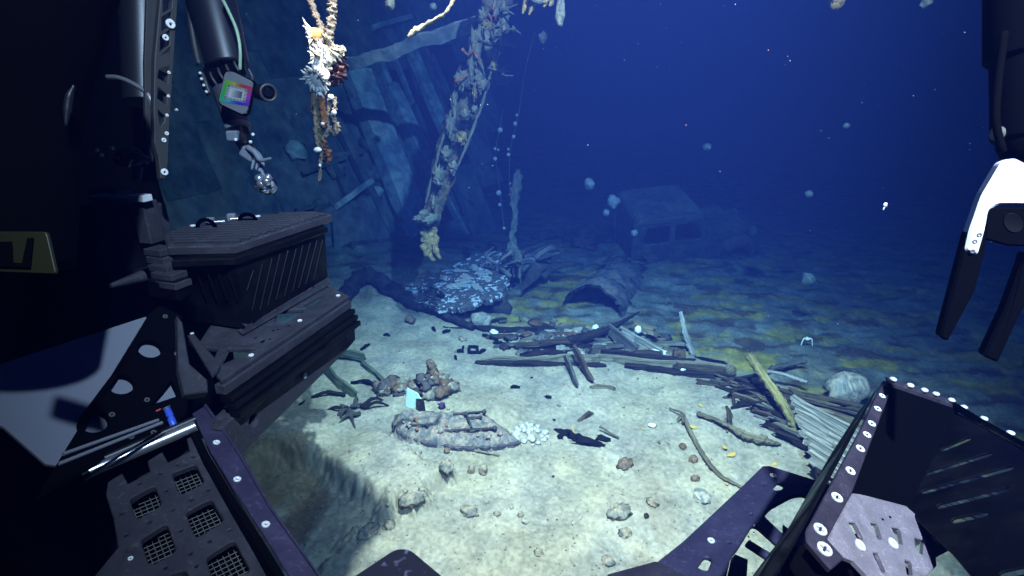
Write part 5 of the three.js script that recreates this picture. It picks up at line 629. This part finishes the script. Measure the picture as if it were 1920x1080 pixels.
{
  const t = thing('vehicle_frame', 'black vehicle frame with lattice strip and pod at the left edge', 'submersible', [-1.326,2.421,-1.419]), f = {o:[-1.955,3.628,-2.231],u:[1.0000,0.0000,0.0000],v:[0.0000,0.9397,-0.3420],n:[-0.0000,0.3420,0.9397]}, l = {o:[-0.876,3.413,-1.621],u:[-0.0639,-0.9378,0.3413],v:[0.5090,-0.3248,-0.7971],n:[0.8584,0.1228,0.4981]};
  part(t, 'side_panel', plateGeo(f, [[-0.075,0.075],[0.688,0.075],[0.696,-0.526],[0.688,-0.771],[0.714,-0.865],[0.756,-1.034],[0.771,-1.203],[0.94,-1.278],[0.97,-1.466],[0.912,-1.654],[0.771,-1.767],[0.62,-1.842],[0.47,-2.312],[-0.15,-2.312],[-0.15,-1.654]], [], 0.03, 0.004), MAT.blackDull);
  part(t, 'pod', limb([[-0.843,3.477,-1.112],[-0.879,3.323,-1.056],[-0.912,3.202,-1.012],[-0.921,3.056,-0.958],[-0.925,2.91,-0.905]], [0.16, 0.15, 0.148, 0.145, 0.14], { seg: 32, per: 8 }), MAT.blackDull);
  part(t, 'pod_trim', limb([[-0.736,3.202,-0.99],[-0.744,3.185,-0.984],[-0.748,3.164,-0.977],[-0.75,3.139,-0.967]], [0.002, 0.006, 0.006, 0.002], { seg: 8 }), MAT.tubeGrey);
  // yellow band with a black figure on the lower pod
  const yp = plateGeo({ o: [-0.692,2.978,-0.76], u: [0.99, 0, 0.1], v: [0.03, 0.94, -0.33], n: [-0.1, 0.33, 0.94] }, rounded([[-0.06, 0.028], [0.028, 0.03], [0.034, 0.01], [0.045, -0.03], [-0.06, -0.03]], 0.006), [], 0.006, 0.001); const yb = part(t, 'yellow_plate', yp, MAT.yellow); yb.userData.label = 'dim yellow plate with a black block figure';
  part(yb, 'figure', plateGeo({ o: [-0.69,2.979,-0.758], u: [0.99, 0, 0.1], v: [0.03, 0.94, -0.33], n: [-0.1, 0.33, 0.94] }, [[-0.06, 0.012], [-0.024, 0.014], [-0.022, -0.016], [-0.006, -0.016], [0.002, 0.02], [0.010, 0.02], [0.006, -0.022], [-0.06, -0.022]], [], 0.002, 0, 0.0025), MAT.blackDull);
  part(t, 'upper_tube', cyl([-1.084,3.526,-1.843], [-1.074,3.151,-1.706], 0.062, 0.056, 32, 0.006), MAT.tubeGrey);
  part(t, 'bent_pipe', limb([[-1.062,3.224,-1.552],[-1.032,3.222,-1.551],[-0.995,3.208,-1.546],[-0.956,3.182,-1.537],[-0.941,3.151,-1.525],[-0.938,3.117,-1.513]], [0.0062], { seg: 10, per: 8 }), MAT.steel);
  const cells = []; for (const [y0, y1, x0, x1] of [[2, 24, 305, 322], [30, 58, 303, 320], [66, 98, 300, 318], [106, 128, 297, 316], [132, 158, 296, 314], [164, 196, 295, 313], [206, 240, 294, 311]]) cells.push([x0, x1, y0, y1]);
  const ho = [[[0.019,-0.035],[-0.004,-0.015],[0.026,-0.013],[0.051,-0.033]], [[0.061,-0.035],[0.037,-0.014],[0.073,-0.013],[0.099,-0.034]], [[0.11,-0.036],[0.084,-0.014],[0.123,-0.013],[0.151,-0.035]], [[0.164,-0.035],[0.143,-0.014],[0.173,-0.012],[0.192,-0.035]], [[0.195,-0.034],[0.2,-0.012],[0.223,-0.012],[0.217,-0.036]], [[0.241,-0.033],[0.253,-0.011],[0.278,-0.011],[0.269,-0.034]], [[0.298,-0.031],[0.309,-0.013],[0.323,-0.014],[0.343,-0.023]]];
  const strip = part(t, 'lattice_strip', plateGeo(l, [[-0.034,-0.043],[-0.056,-0.001],[0,0],[0.234,0],[0.346,0],[0.434,0.002],[0.471,-0.002],[0.471,-0.014],[0.422,-0.021],[0.383,-0.034],[0.293,-0.041],[0.172,-0.046],[0.02,-0.042]], ho, 0.02, 0.002), MAT.frameGrey);
  for (const [q, r] of [[[0.07,-0.016], 0.012], [[0.109,-0.025], 0.008], [[0.194,-0.011], 0.004], [[0.255,-0.009], 0.004], [[0.305,-0.009], 0.004], [[0.371,-0.013], 0.006], [[0.352,-0.007], 0.005], [[0.453,-0.007], 0.009]]) part(strip, 'strip_bolt', boltGeo(l, ...q, r), MAT.bolt);
  part(t, 'strip_back', plateGeo(l, [[-0.03,-0.051],[-0.05,-0.013],[0.282,-0.006],[0.423,-0.01],[0.375,-0.031],[0.172,-0.046]], [], 0.012, 0.001, -0.05), MAT.frameGrey);
  // gear and fittings in the dark below the tube
  part(t, 'gear', cyl([-1.094,3.007,-1.579], [-1.027,3.024,-1.532], 0.022, 0.026, 20, 0.003), MAT.frameGrey); part(t, 'hose_loop', limb([[-1.047,3.002,-1.524],[-1.019,3.026,-1.512],[-0.996,3.021,-1.51],[-0.989,3.013,-1.528]], [0.011], { seg: 10 }), MAT.tubeGrey); part(t, 'coupling', cyl([-1.015,2.997,-1.522], [-1.018,2.961,-1.509], 0.013, 0.010, 16, 0.002), MAT.tubeGrey);
  for (const p of [[-1.126,3.038,-1.537],[-1.113,3.025,-1.533],[-1.066,3.019,-1.53],[-1.121,3.038,-1.59]]) part(t, 'fitting', rockGeo(0.006, 0.005, 0.006, { rough: 0.1, detail: 1 }).translate(...p), MAT.bolt);
  const m = (c, w, h, d2, mat, name, ry = -0.25) => { const g = new RoundedBoxGeometry(w, h, d2, 2, min(w, h, d2) * 0.12); g.rotateY(ry); g.translate(...c); return part(t, name, g, mat); };
  m([-1.132,2.793,-1.576], 0.16, 0.19, 0.16, MAT.black, 'motor_block'); m([-1.019,2.845,-1.52], 0.045, 0.12, 0.05, MAT.greyPlastic, 'motor_rib'); m([-1.024,2.819,-1.564], 0.03, 0.13, 0.06, MAT.greyPlastic, 'motor_rib'); m([-1.11,2.904,-1.552], 0.16, 0.014, 0.05, MAT.panel, 'lit_top_edge'); m([-1.008,2.917,-1.493], 0.052, 0.018, 0.03, MAT.bolt, 'lit_top_edge'); m([-1.179,2.91,-1.618], 0.11, 0.02, 0.05, MAT.tubeGrey, 'lit_top_edge');  // strips on top paint the lit upper edges of the block
  const st = [[-0.954,2.782,-1.444],[-0.946,2.762,-1.437],[-0.925,2.747,-1.41],[-0.904,2.734,-1.384],[-0.888,2.717,-1.367]]; st.forEach((c, i) => m(c, 0.06 + i * 0.004, 0.018, 0.05, MAT.greyPlastic, 'step_bracket', -0.35)); m([-0.904,2.703,-1.373], 0.10, 0.05, 0.05, MAT.black, 'step_bracket', -0.3);
  part(t, 'nozzle', cyl([-0.979,2.743,-1.27], [-0.947,2.743,-1.345], 0.006, 0.016, 16), MAT.greyPlastic);
}
{ // robot arm holding a colour target
  const t = thing('robot_arm', 'grey robot arm with wrist camera, colour target and small claw', 'robot arm', [-0.87,2.851,-1.948]);
  part(t, 'forearm', cyl([-1.13,3.657,-2.295], [-1.026,3.262,-2.151], 0.092, 0.074, 40, 0.01), MAT.tubeGrey);
  { const q = [[-0.673, -2.748], [-0.417, -2.57], [-0.178, -2.338], [-0.237, -2.239], [-0.243, -2.156], [-0.386, -2.123], [-0.622, -2.286]]; part(t, 'shade_plate', plateGeo({ o: [0, 5.1, 0], u: [1, 0, 0], v: [0, 0, -1], n: [0, 1, 0] }, q.map((p) => [p[0], -p[1]]), [], 0.06, 0.008), MAT.frameGrey); part(t, 'upper_arm', limb([[-0.6, 5.06, -2.5], [-0.95, 4.7, -2.3], ...[[-1.13,3.657,-2.295]]], [0.07, 0.09, 0.092], { seg: 20 }), MAT.tubeGrey); }  // unseen plate added to shade the sand, with a limb joining it
  part(t, 'side_rail', limb([[-1.161,3.563,-2.239],[-1.149,3.42,-2.187],[-1.13,3.312,-2.148],[-1.119,3.273,-2.133]], [0.012], { seg: 8 }), MAT.frameGrey);
  part(t, 'cable', limb([[-0.993,3.48,-2.124],[-0.971,3.438,-2.109],[-0.945,3.38,-2.087],[-0.934,3.321,-2.066],[-0.944,3.256,-2.064]], [0.0055], { seg: 8, per: 6 }), MAT.cable); part(t, 'cable', limb([[-0.999,3.458,-2.137],[-0.97,3.403,-2.117],[-0.951,3.371,-2.106],[-0.937,3.312,-2.084],[-0.944,3.239,-2.079]], [0.005], { seg: 8, per: 6 }), MAT.blackDull);
  const el = part(t, 'elbow_link', limb([[-1.098,3.243,-2.091],[-1.083,3.208,-2.078],[-1.068,3.173,-2.065]], [0.018, 0.02, 0.014], { seg: 10, flat: 0.5 }), MAT.frameGrey); for (const p of [[-1.088,3.244,-2.07],[-1.083,3.225,-2.063],[-1.075,3.204,-2.055],[-1.066,3.183,-2.048]]) part(el, 'rivet', rockGeo(0.0055, 0.0055, 0.0055, { rough: 0.05, detail: 1 }).translate(...p), MAT.bolt);
  part(t, 'knuckle', cyl([-1.095,3.223,-2.137], [-0.983,3.273,-2.155], 0.04, 0.04, 24, 0.006), MAT.blackDull); for (let i = 0; i < 4; i++) { const a = V([-1.056,3.229,-2.086]).lerp(V([-0.966,3.271,-2.101]), i / 3.2); part(t, 'knuckle_ring', new THREE.TorusGeometry(0.043, 0.005, 8, 28).applyQuaternion(new THREE.Quaternion().setFromUnitVectors(new THREE.Vector3(0, 0, 1), new THREE.Vector3(0.88, 0.47, 0))).translate(a.x, a.y - 0.01, a.z - 0.05), MAT.frameGrey); }
  part(t, 'wrist_tube', cyl([-1.033,3.195,-2.127], [-0.991,3.063,-2.079], 0.05, 0.042, 32, 0.005), M(0.045, 0.046, 0.05, 0.5)); part(t, 'wrist_ring', cyl([-0.992,3.074,-2.077], [-0.987,3.054,-2.07], 0.046, 0.044, 32, 0.003), MAT.panel);
  part(t, 'wrist_joint', cyl([-0.982,3.053,-2.064], [-0.946,2.997,-2.023], 0.032, 0.026, 24, 0.004), MAT.black); part(t, 'wrist_block', new RoundedBoxGeometry(0.04, 0.035, 0.03, 2, 0.006).translate(...[-0.983,3.037,-2.016]), MAT.panel); for (const p of [[-0.904,3.043,-1.997],[-0.912,3.019,-1.988],[-0.959,3.027,-1.98]]) part(t, 'wrist_bolt', rockGeo(0.006, 0.006, 0.006, { rough: 0.1, detail: 1 }).translate(...p), MAT.bolt);
  
  const f = {o:[-0.959,3.251,-1.998],u:[0.9297,-0.3461,0.1260],v:[0.3670,0.9002,-0.2345],n:[-0.0322,0.2642,0.9639]}, co = rounded([[-0.007,-0.001],[0.02,0.009],[0.102,0.002],[0.106,-0.012],[0.118,-0.105],[0.106,-0.123],[0.013,-0.117],[0.003,-0.104]], 0.012, 4);
  const tb = part(t, 'target_backing', plateGeo(f, co, [], 0.012, 0.003), MAT.blackDull);
  const cc = [0.055,-0.058]; const cardIn = co.map((p) => [cc[0] + (p[0] - cc[0]) * 0.9, cc[1] + (p[1] - cc[1]) * 0.92]); part(tb, 'target_board', plateGeo(f, cardIn, [], 0.006, 0.001, 0.005), M(0.10, 0.10, 0.105, 0.8));
  // printed colour target: coloured border, ticks and a grey ramp
  const cv = document.createElement('canvas'); cv.width = 256; cv.height = 192; const x = cv.getContext('2d');
  const ring = (i, col) => { const a0 = i / 60 * 2 * PI, a1 = (i + 1.2) / 60 * 2 * PI; x.fillStyle = col; x.beginPath(); x.moveTo(128, 96); x.lineTo(128 + 300 * cos(a0), 96 + 300 * sin(a0)); x.lineTo(128 + 300 * cos(a1), 96 + 300 * sin(a1)); x.fill(); };
  for (let i = 0; i < 60; i++) ring(i, `hsl(${(360 - (i * 6) + 300) % 360}, 85%, 42%)`);
  x.fillStyle = '#d8d8d4'; x.fillRect(34, 30, 188, 132); x.strokeStyle = '#15151c'; x.lineWidth = 5; for (let k = 0; k < 15; k++) { const u = 42 + k * 12.4; x.beginPath(); x.moveTo(u, 30); x.lineTo(u, 50); x.moveTo(u, 142); x.lineTo(u, 162); x.stroke(); } for (let k = 0; k < 9; k++) { const v = 40 + k * 14; x.beginPath(); x.moveTo(34, v); x.lineTo(58, v); x.moveTo(198, v); x.lineTo(222, v); x.stroke(); }
  const gr = x.createLinearGradient(74, 0, 182, 0); gr.addColorStop(0, '#f4f4f2'); gr.addColorStop(1, '#50525c'); x.fillStyle = gr; x.fillRect(74, 62, 108, 68);
  const ct = new THREE.CanvasTexture(cv); ct.colorSpace = THREE.SRGBColorSpace; const qd = [[-0.961,3.221,-1.99],[-0.87,3.197,-1.98],[-0.886,3.136,-1.964],[-0.987,3.153,-1.972]].map((p) => [0, 1, 2].map((i) => p[i] + f.n[i] * 0.0062)), pg = new THREE.BufferGeometry(); pg.setAttribute('position', new THREE.Float32BufferAttribute([...qd[3], ...qd[2], ...qd[1], ...qd[0]], 3)); pg.setAttribute('uv', new THREE.Float32BufferAttribute([0, 0, 1, 0, 1, 1, 0, 1], 2)); pg.setIndex([0, 1, 2, 0, 2, 3]); pg.computeVertexNormals(); part(tb, 'colour_target', pg, new THREE.MeshStandardMaterial({ map: ct, roughness: 0.7, color: lin(0.35, 0.35, 0.35) }));
  for (const q of [[0.015,-0.004],[0.094,-0.011],[0.109,-0.107],[0.019,-0.105]]) part(tb, 'target_screw', boltGeo(f, ...q, 0.004, 0.004), MAT.boltDark);
  const cam = part(t, 'wrist_camera', cyl([-0.885,3.183,-2.037], [-0.812,3.181,-1.951], 0.024, 0.030, 28, 0.004), MAT.black); part(cam, 'camera_ring', new THREE.TorusGeometry(0.025, 0.005, 10, 28).applyQuaternion(new THREE.Quaternion().setFromUnitVectors(new THREE.Vector3(0, 0, 1), V([-0.812,3.181,-1.951]).sub(V([-0.885,3.183,-2.037])).normalize())).translate(...[-0.808,3.181,-1.946]), MAT.frameGrey); part(cam, 'camera_lens', cyl([-0.812,3.181,-1.951], [-0.805,3.181,-1.943], 0.018, 0.012), MAT.lens); part(t, 'camera_mount', cyl([-0.909,3.183,-2.058], [-0.855,3.191,-1.997], 0.012), MAT.panel);
  part(t, 'claw_palm', new RoundedBoxGeometry(0.05, 0.04, 0.03, 2, 0.008).rotateZ(-0.6).translate(...[-0.929,2.978,-1.994]), MAT.panel);
  part(t, 'claw_finger', limb([[-0.923,3.001,-1.982],[-0.892,2.985,-1.965],[-0.874,2.961,-1.956],[-0.828,2.968,-1.938]], [0.010, 0.010, 0.008, 0.004], { seg: 10, per: 6 }), MAT.panel); part(t, 'claw_finger', limb([[-0.918,2.991,-2.01],[-0.896,2.97,-2.002],[-0.884,2.942,-1.992],[-0.891,2.918,-1.973]], [0.008, 0.009, 0.008, 0.007], { seg: 10, per: 6 }), MAT.panel); part(t, 'claw_finger', limb([[-0.905,2.958,-1.977],[-0.913,2.927,-1.965]], [0.006, 0.004], { seg: 8 }), MAT.panel); part(t, 'claw_finger', limb([[-0.89,2.955,-1.975],[-0.898,2.927,-1.965]], [0.006, 0.004], { seg: 8 }), MAT.panel);
}
{ const c = [-0.872,2.879,-1.958], t = thing('shiny_knob', 'cluster of shiny metal nuts gripped under the robot claw', 'knob', c); for (const p of [[-0.882,2.898,-1.944],[-0.857,2.899,-1.955],[-0.868,2.879,-1.926],[-0.85,2.874,-1.956],[-0.866,2.862,-1.941],[-0.849,2.891,-1.92],[-0.897,2.874,-1.967],[-0.85,2.86,-1.962]]) part(t, 'nut', rockGeo(0.017, 0.015, 0.016, { rough: 0.35, detail: 1, freq: 2 }).translate(...p), MAT.steel); part(t, 'washer', new THREE.TorusGeometry(0.024, 0.007, 8, 24).rotateY(0.7).translate(...[-0.863,2.869,-1.965]), MAT.black); part(t, 'tie', limb([[-0.879,2.923,-1.964],[-0.87,2.906,-1.957]], [0.006]), MAT.panel); }

// ---------- the vehicle, right side ----------

{
  const f = {o:[0.804,3.021,-0.946],u:[-0.0603,-0.9865,0.1524],v:[0.9312,-0.0006,0.3646],n:[-0.3596,0.1639,0.9186]}, t = thing('gripper_claw', 'black two pronged gripper with lamp glare painted on its knuckle, right edge', 'gripper', [0.789,2.767,-0.907]);
  part(t, 'upper_arm', cyl([0.93,3.429,-1.147], [0.93,3.246,-1.081], 0.062, 0.062, 32, 0.006), MAT.blackDull); part(t, 'lower_arm', cyl([0.937,3.257,-1.085], [0.939,3.11,-1.031], 0.058, 0.058, 32, 0.006), MAT.blackDull); part(t, 'wrist_dome', rockGeo(0.052, 0.055, 0.052, { rough: 0.0, detail: 3 }).translate(...[0.941,3.11,-1.031]), MAT.blackDull);
  part(t, 'arm_bolt', cyl([0.865,3.122,-1.015], [0.856,3.122,-1.015], 0.012), MAT.boltDark);
  const kn = part(t, 'knuckle', plateGeo(f, rounded([[-0.06,0.017],[-0.002,0],[0.057,-0.006],[0.093,-0.006],[0.098,0.014],[0.054,0.016],[0.023,0.015],[0.011,0.024],[0.008,0.069],[-0.056,0.056],[-0.068,0.033]], 0.006, 3), [], 0.03, 0.004, 0.004), MAT.glareWhite);  // lamp glare on the black gripper, put into a white piece
  part(t, 'prong', plateGeo(f, rounded([[0.059,-0.007],[0.141,-0.01],[0.252,-0.014],[0.258,0],[0.161,0.023],[0.08,0.025],[0.044,0.017]], 0.006, 3), [], 0.03, 0.004), MAT.blackDull);
  part(t, 'prong', plateGeo(f, rounded([[0.084,0.08],[0.188,0.07],[0.276,0.055],[0.284,0.079],[0.204,0.091],[0.127,0.106]], 0.006, 3), [], 0.03, 0.004), MAT.blackDull);
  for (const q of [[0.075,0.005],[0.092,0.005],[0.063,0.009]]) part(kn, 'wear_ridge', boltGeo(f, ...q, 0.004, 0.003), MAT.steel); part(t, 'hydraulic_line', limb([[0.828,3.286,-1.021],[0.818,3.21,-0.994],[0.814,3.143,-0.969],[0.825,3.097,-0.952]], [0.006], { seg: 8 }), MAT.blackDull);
  part(t, 'crossbar', plateGeo(f, [[0.015,0.012],[0.011,0.077],[0.076,0.089],[0.078,0.053],[0.07,0.019]], [], 0.026, 0.003, 0.002), MAT.blackDull); part(t, 'pivot', plateGeo(f, disc([0.039,0.052], 0.018, 20, 0.7, 0.6), [], 0.004, 0.001, 0.004), MAT.black);
}




{
  const f = {o:[0.489,2.502,-0.725],u:[0.6667,0.0356,-0.7444],v:[-0.7139,0.3172,-0.6243],n:[0.2139,0.9477,0.2369]}, t = thing('scoop_hopper', 'open black hopper with bolted rim and slotted walls, lower right', 'hopper', f.o);
  const rf = part(t, 'rim_flange', plateGeo(f, rounded([[0.631,0.001],[0.394,-0.003],[0.005,0.002],[-0.015,-0.005],[-0.034,-0.051],[0.009,-0.062],[0.022,-0.03],[0.174,-0.035],[0.325,-0.03],[0.622,-0.022],[0.645,-0.011]], 0.004, 3), [], 0.012, 0.002), MAT.rim);
  for (const [q, r] of [[[0.618,-0.008], 0.0075], [[0.558,-0.011], 0.0075], [[0.493,-0.014], 0.008], [[0.422,-0.016], 0.0085], [[0.372,-0.017], 0.0085], [[0.312,-0.017], 0.009], [[0.225,-0.018], 0.0095], [[0.13,-0.017], 0.0105], [[0.029,-0.015], 0.0115], [[-0.005,-0.032], 0.0125]]) part(rf, 'rim_bolt', boltGeo(f, ...q, r, -0.003, true), MAT.bolt);
  part(t, 'outer_wall', plateGeo(f, [[0.62,0.001],[0.388,0.002],[0.007,0.004],[-0.092,0.006],[-0.186,0.014],[-0.203,0.029],[-0.075,0.026],[0.099,0.012],[0.383,0.009]], [], 0.10, 0.004, -0.012), MAT.black);
  const bf = {o:[0.909,2.522,-1.163],u:[-0.6303,-0.3050,0.7139],v:[0.5951,-0.7804,0.1920],n:[0.4985,0.5459,0.6734]}; part(t, 'back_wall', plateGeo(bf, [[0.005,-0.012],[0.341,-0.001],[0.214,0.169],[-0.209,0.243]], [], 0.012, 0.002), MAT.blackDull);
  const R = {o:[1.168,2.399,-1.262],u:[-0.2644,0.2568,0.9296],v:[0.8024,0.5933,0.0644],n:[-0.5349,0.7629,-0.3630]}, slot = (a, b, w) => { const d = [b[0] - a[0], b[1] - a[1]], l = hypot(...d), n = [-d[1] / l * w, d[0] / l * w], q = []; for (let k = 0; k <= 6; k++) { const th = PI / 2 + k / 6 * PI; q.push([a[0] + (d[0] / l * cos(th)) * w + n[0] * sin(th), a[1] + (d[1] / l * cos(th)) * w + n[1] * sin(th)]); } for (let k = 0; k <= 6; k++) { const th = -PI / 2 + k / 6 * PI; q.push([b[0] + (d[0] / l * cos(th)) * w + n[0] * sin(th), b[1] + (d[1] / l * cos(th)) * w + n[1] * sin(th)]); } return q; };
  const sl = [[0.158,-0.104],[0.161,-0.052],[0.226,-0.173],[0.255,-0.055],[0.288,-0.208],[0.333,-0.056],[0.36,-0.208],[0.394,-0.097],[0.423,-0.208],[0.438,-0.164],[0.605,-0.217],[0.619,-0.162]];
  const slots = []; for (let i = 0; i < sl.length; i += 2) slots.push(slot(sl[i], sl[i + 1], 0.0085));
  part(t, 'slotted_wall', plateGeo(R, [[-0.005,-0.003],[0.311,0],[0.434,-0.017],[0.718,-0.201],[0.681,-0.264],[0.513,-0.259],[0.304,-0.267]], slots, 0.005, 0.001), MAT.black);
  // rim along the back and right walls
  const rimPts = [[1.175,2.4,-1.272],[1.136,2.439,-1.132],[1.094,2.48,-0.983],[1.063,2.504,-0.886]], rp = [[0.901,2.534,-1.166],[1.01,2.484,-1.207],[1.165,2.412,-1.263]];
  const br = part(t, 'back_rim', facetted((() => { const q = [], A = [...rp, ...rimPts.slice(1)], up2 = A.map((p) => [p[0] - 0.004, p[1] + 0.010, p[2] - 0.012]), dn = A.map((p) => [p[0], p[1] - 0.012, p[2] + 0.004]); for (let i = 0; i + 1 < A.length; i++) q.push(...quad(A[i], A[i + 1], up2[i + 1], up2[i]), ...quad(dn[i], dn[i + 1], A[i + 1], A[i]), ...quad(up2[i], up2[i + 1], dn[i + 1], dn[i])); return q; })()), MAT.rim);
  for (const p of [...[[0.922,2.528,-1.177],[0.989,2.497,-1.202],[1.044,2.472,-1.222],[1.092,2.45,-1.24],[1.158,2.418,-1.263]], ...[[1.172,2.413,-1.237],[1.145,2.437,-1.148],[1.116,2.465,-1.048]]]) part(br, 'rim_screw', rockGeo(0.0085, 0.005, 0.0085, { rough: 0.1, detail: 1 }).translate(p[0] - 0.002, p[1] + 0.008, p[2] - 0.003), MAT.bolt);
  const F2 = {o:[0.701,2.417,-0.928],u:[0.8869,-0.4039,-0.2241],v:[-0.0641,0.3728,-0.9257],n:[0.4575,0.8354,0.3048]}, fh = [[[-0.07,-0.077],[-0.044,-0.073],[-0.047,-0.105],[-0.068,-0.11]], [[0.002,-0.066],[0.028,-0.064],[0.015,-0.096],[-0.002,-0.099]], [[0.068,-0.065],[0.099,-0.063],[0.076,-0.098],[0.06,-0.098]], [[0.13,-0.077],[0.162,-0.077],[0.124,-0.112],[0.107,-0.107]], [[-0.128,-0.093],[-0.113,-0.091],[-0.112,-0.124],[-0.124,-0.127]], [[-0.044,-0.13],[-0.025,-0.128],[-0.032,-0.162],[-0.048,-0.166]], [[0.049,-0.131],[0.07,-0.132],[0.049,-0.158],[0.029,-0.161]]];
  const fp = part(t, 'floor_plate', plateGeo(F2, [[0.003,-0.001],[0.094,-0.001],[0.171,-0.001],[0.258,-0.08],[0.167,-0.111],[0.151,-0.129],[0.081,-0.161],[-0.031,-0.222],[-0.093,-0.211],[-0.095,-0.177],[-0.113,-0.154],[-0.144,-0.149],[-0.159,-0.12]], fh.map((q) => rounded(q, 0.004, 3)), 0.012, 0.002), MAT.scoop);
  for (const q of [[-0.077,-0.122],[0.034,-0.103],[0.204,-0.071]]) { part(fp, 'stud', boltGeo(F2, ...q, 0.011), MAT.bolt); } for (const q of [[0.05,-0.052],[0.082,-0.042]]) part(fp, 'floor_pin', plateGeo(F2, disc(q, 0.0025, 8), [], 0.003, 0, 0.002), MAT.blackDull);
  part(t, 'under_floor', plateGeo(F2, [[-0.155,-0.1],[0.159,-0.018],[0.238,-0.118],[0.001,-0.219],[-0.223,-0.224]], [], 0.02, 0.002, -0.09), MAT.blackDull);
}

{
  const f = {o:[0.793,2.072,-1.452],u:[-0.7354,0.0474,0.6760],v:[0.6776,0.0630,0.7327],n:[-0.0078,0.9969,-0.0785]}, t = thing('bracket_plate', 'violet grey bracket plate with cut outs, left of the hopper', 'bracket', [0.353,2.1,-1.047]);
  const holes = [rounded([[0.082,0.066],[0.047,0.067],[0.049,0.087],[0.076,0.09],[0.096,0.078]], 0.006, 3), rounded([[0.229,0.103],[0.179,0.103],[0.085,0.123],[0.051,0.144],[0.08,0.174],[0.268,0.177]], 0.014, 4), rounded([[0.406,0.114],[0.295,0.1],[0.287,0.108],[0.323,0.188],[0.461,0.199],[0.521,0.142],[0.442,0.115]], 0.010, 4), rounded([[0.49,0.07],[0.484,0.088],[0.531,0.101],[0.538,0.076]], 0.012, 4), ...[[0.118,0.095],[0.252,0.078],[0.401,0.09],[0.012,0.136]].map((q) => disc(q, 0.004, 8))];
  const pl = part(t, 'plate', plateGeo(f, [[-0.003,-0.001],[-0.019,0.014],[-0.057,0.197],[0.14,0.261],[0.435,0.277],[0.608,0.233],[0.753,0.116],[0.798,-0.052],[0.716,-0.054],[0.599,0],[0.481,0.006],[0.165,0.003]], holes, 0.014, 0.003), MAT.violet);
  part(t, 'strut', plateGeo(f, [[0.348,0.11],[0.325,0.109],[0.336,0.215],[0.364,0.208]], [], 0.012, 0.002, -0.022), MAT.violet); part(t, 'strut', plateGeo(f, [[0.426,0.11],[0.404,0.11],[0.399,0.141],[0.509,0.187],[0.547,0.151]], [disc([0.446,0.139], 0.004, 8)], 0.012, 0.002, -0.02), MAT.violet); part(t, 'strut', plateGeo(f, [[0.188,0.142],[0.205,0.185],[0.284,0.181]], [disc([0.22,0.174], 0.003, 8)], 0.012, 0.002, -0.03), MAT.greyPlastic);
  for (const q of [[0.031,0.045],[0.431,0.056]]) part(pl, 'bracket_bolt', boltGeo(f, ...q, 0.0095), MAT.bolt);
  part(t, 'fold', plateGeo(f, [[0.6,0.001],[0.584,0.094],[0.675,0.133],[0.776,-0.038],[0.718,-0.053]], [], 0.008, 0.002, 0.007), MAT.rim);
}

{ const f = {o:[-0.4,2.05,-1.054],u:[1.0000,0.0000,0.0000],v:[0.0000,0.0000,-1.0000],n:[-0.0000,1.0000,0.0000]}; const t = thing('bumper_pad', 'speckled black rubber bumper pad at the bottom edge', 'bumper', f.o); part(t, 'pad', plateGeo(f, rounded([[-0.005,-0.006],[0.091,0.092],[0.128,0.09],[0.235,-0.006],[0.299,-0.076],[-0.055,-0.076]], 0.02, 5), [], 0.05, 0.006), MAT.pad); part(t, 'bracket', plateGeo(f, [[0.048,-0.031],[0.191,-0.031],[0.204,-0.118],[0.069,-0.118]], [], 0.03, 0.002, -0.055), MAT.black); }
console.log('vehicle');

// ---------- the lamps of the vehicle, on a bar above and behind the camera ----------
{
  const bar = thing('lamp_frame', 'dark metal frame that carries the vehicle lamps above the camera', 'lamp frame', [0, 5.9, 1.75]);
  part(bar, 'crossbar', cyl([-1.2, 7.45, -1.6], [2.2, 7.45, -1.6], 0.035), MAT.frameGrey); part(bar, 'crossbar', cyl([-1.2, 5.9, 1.75], [2.2, 5.9, 1.75], 0.035), MAT.frameGrey);
  part(bar, 'side_beam', cyl([-1.0, 7.45, -1.6], [-1.0, 5.9, 1.75], 0.04), MAT.frameGrey); part(bar, 'side_beam', cyl([2.0, 7.45, -1.6], [2.0, 5.9, 1.75], 0.04), MAT.frameGrey);
  const where = ['left lamp of the front pair above the camera, round black housing', 'right lamp of the front pair above the camera, round black housing', 'rear lamp above and behind the camera, round black housing'];
  LAMPS.forEach((l, i) => {
    const d = V(l.aim).sub(V(l.at)).normalize(), p = (k) => V(l.at).addScaledVector(d, k).toArray();
    const t = thing('flood_lamp', where[i], 'lamp', l.at, 'vehicle lamps');
    part(t, 'housing', cyl(p(-0.26), p(-0.03), 0.06, 0.085, 24, 0.01), MAT.blackDull);
    part(t, 'bracket', cyl(p(-0.2), [l.at[0], l.at[2] > 0 ? 5.9 : 7.45, l.at[2] > 0 ? 1.75 : -1.6], 0.014), MAT.frameGrey);
    part(t, 'lamp_lens', cyl(p(-0.029), p(-0.01), 0.075, 0.07, 24), M(0.9, 0.9, 0.85, 0.3, { emissive: l.color ? lin(...l.color) : LAMP_COLOR, emissiveIntensity: 6 }));
    const glow = l.color ? lin(...l.color) : LAMP_COLOR, s = new THREE.SpotLight(glow, l.power, 0, l.cone, 0.7, 2); s.position.set(...p(0.01)); s.target.position.set(...l.aim); s.castShadow = true; s.shadow.radius = l.size; s.shadow.mapSize.set(2048, 2048); s.shadow.camera.near = 0.1; s.shadow.camera.far = 40; s.name = 'flood_lamp_beam';
    scene.add(s, s.target);
  });
}
renderer.render(scene, camera);
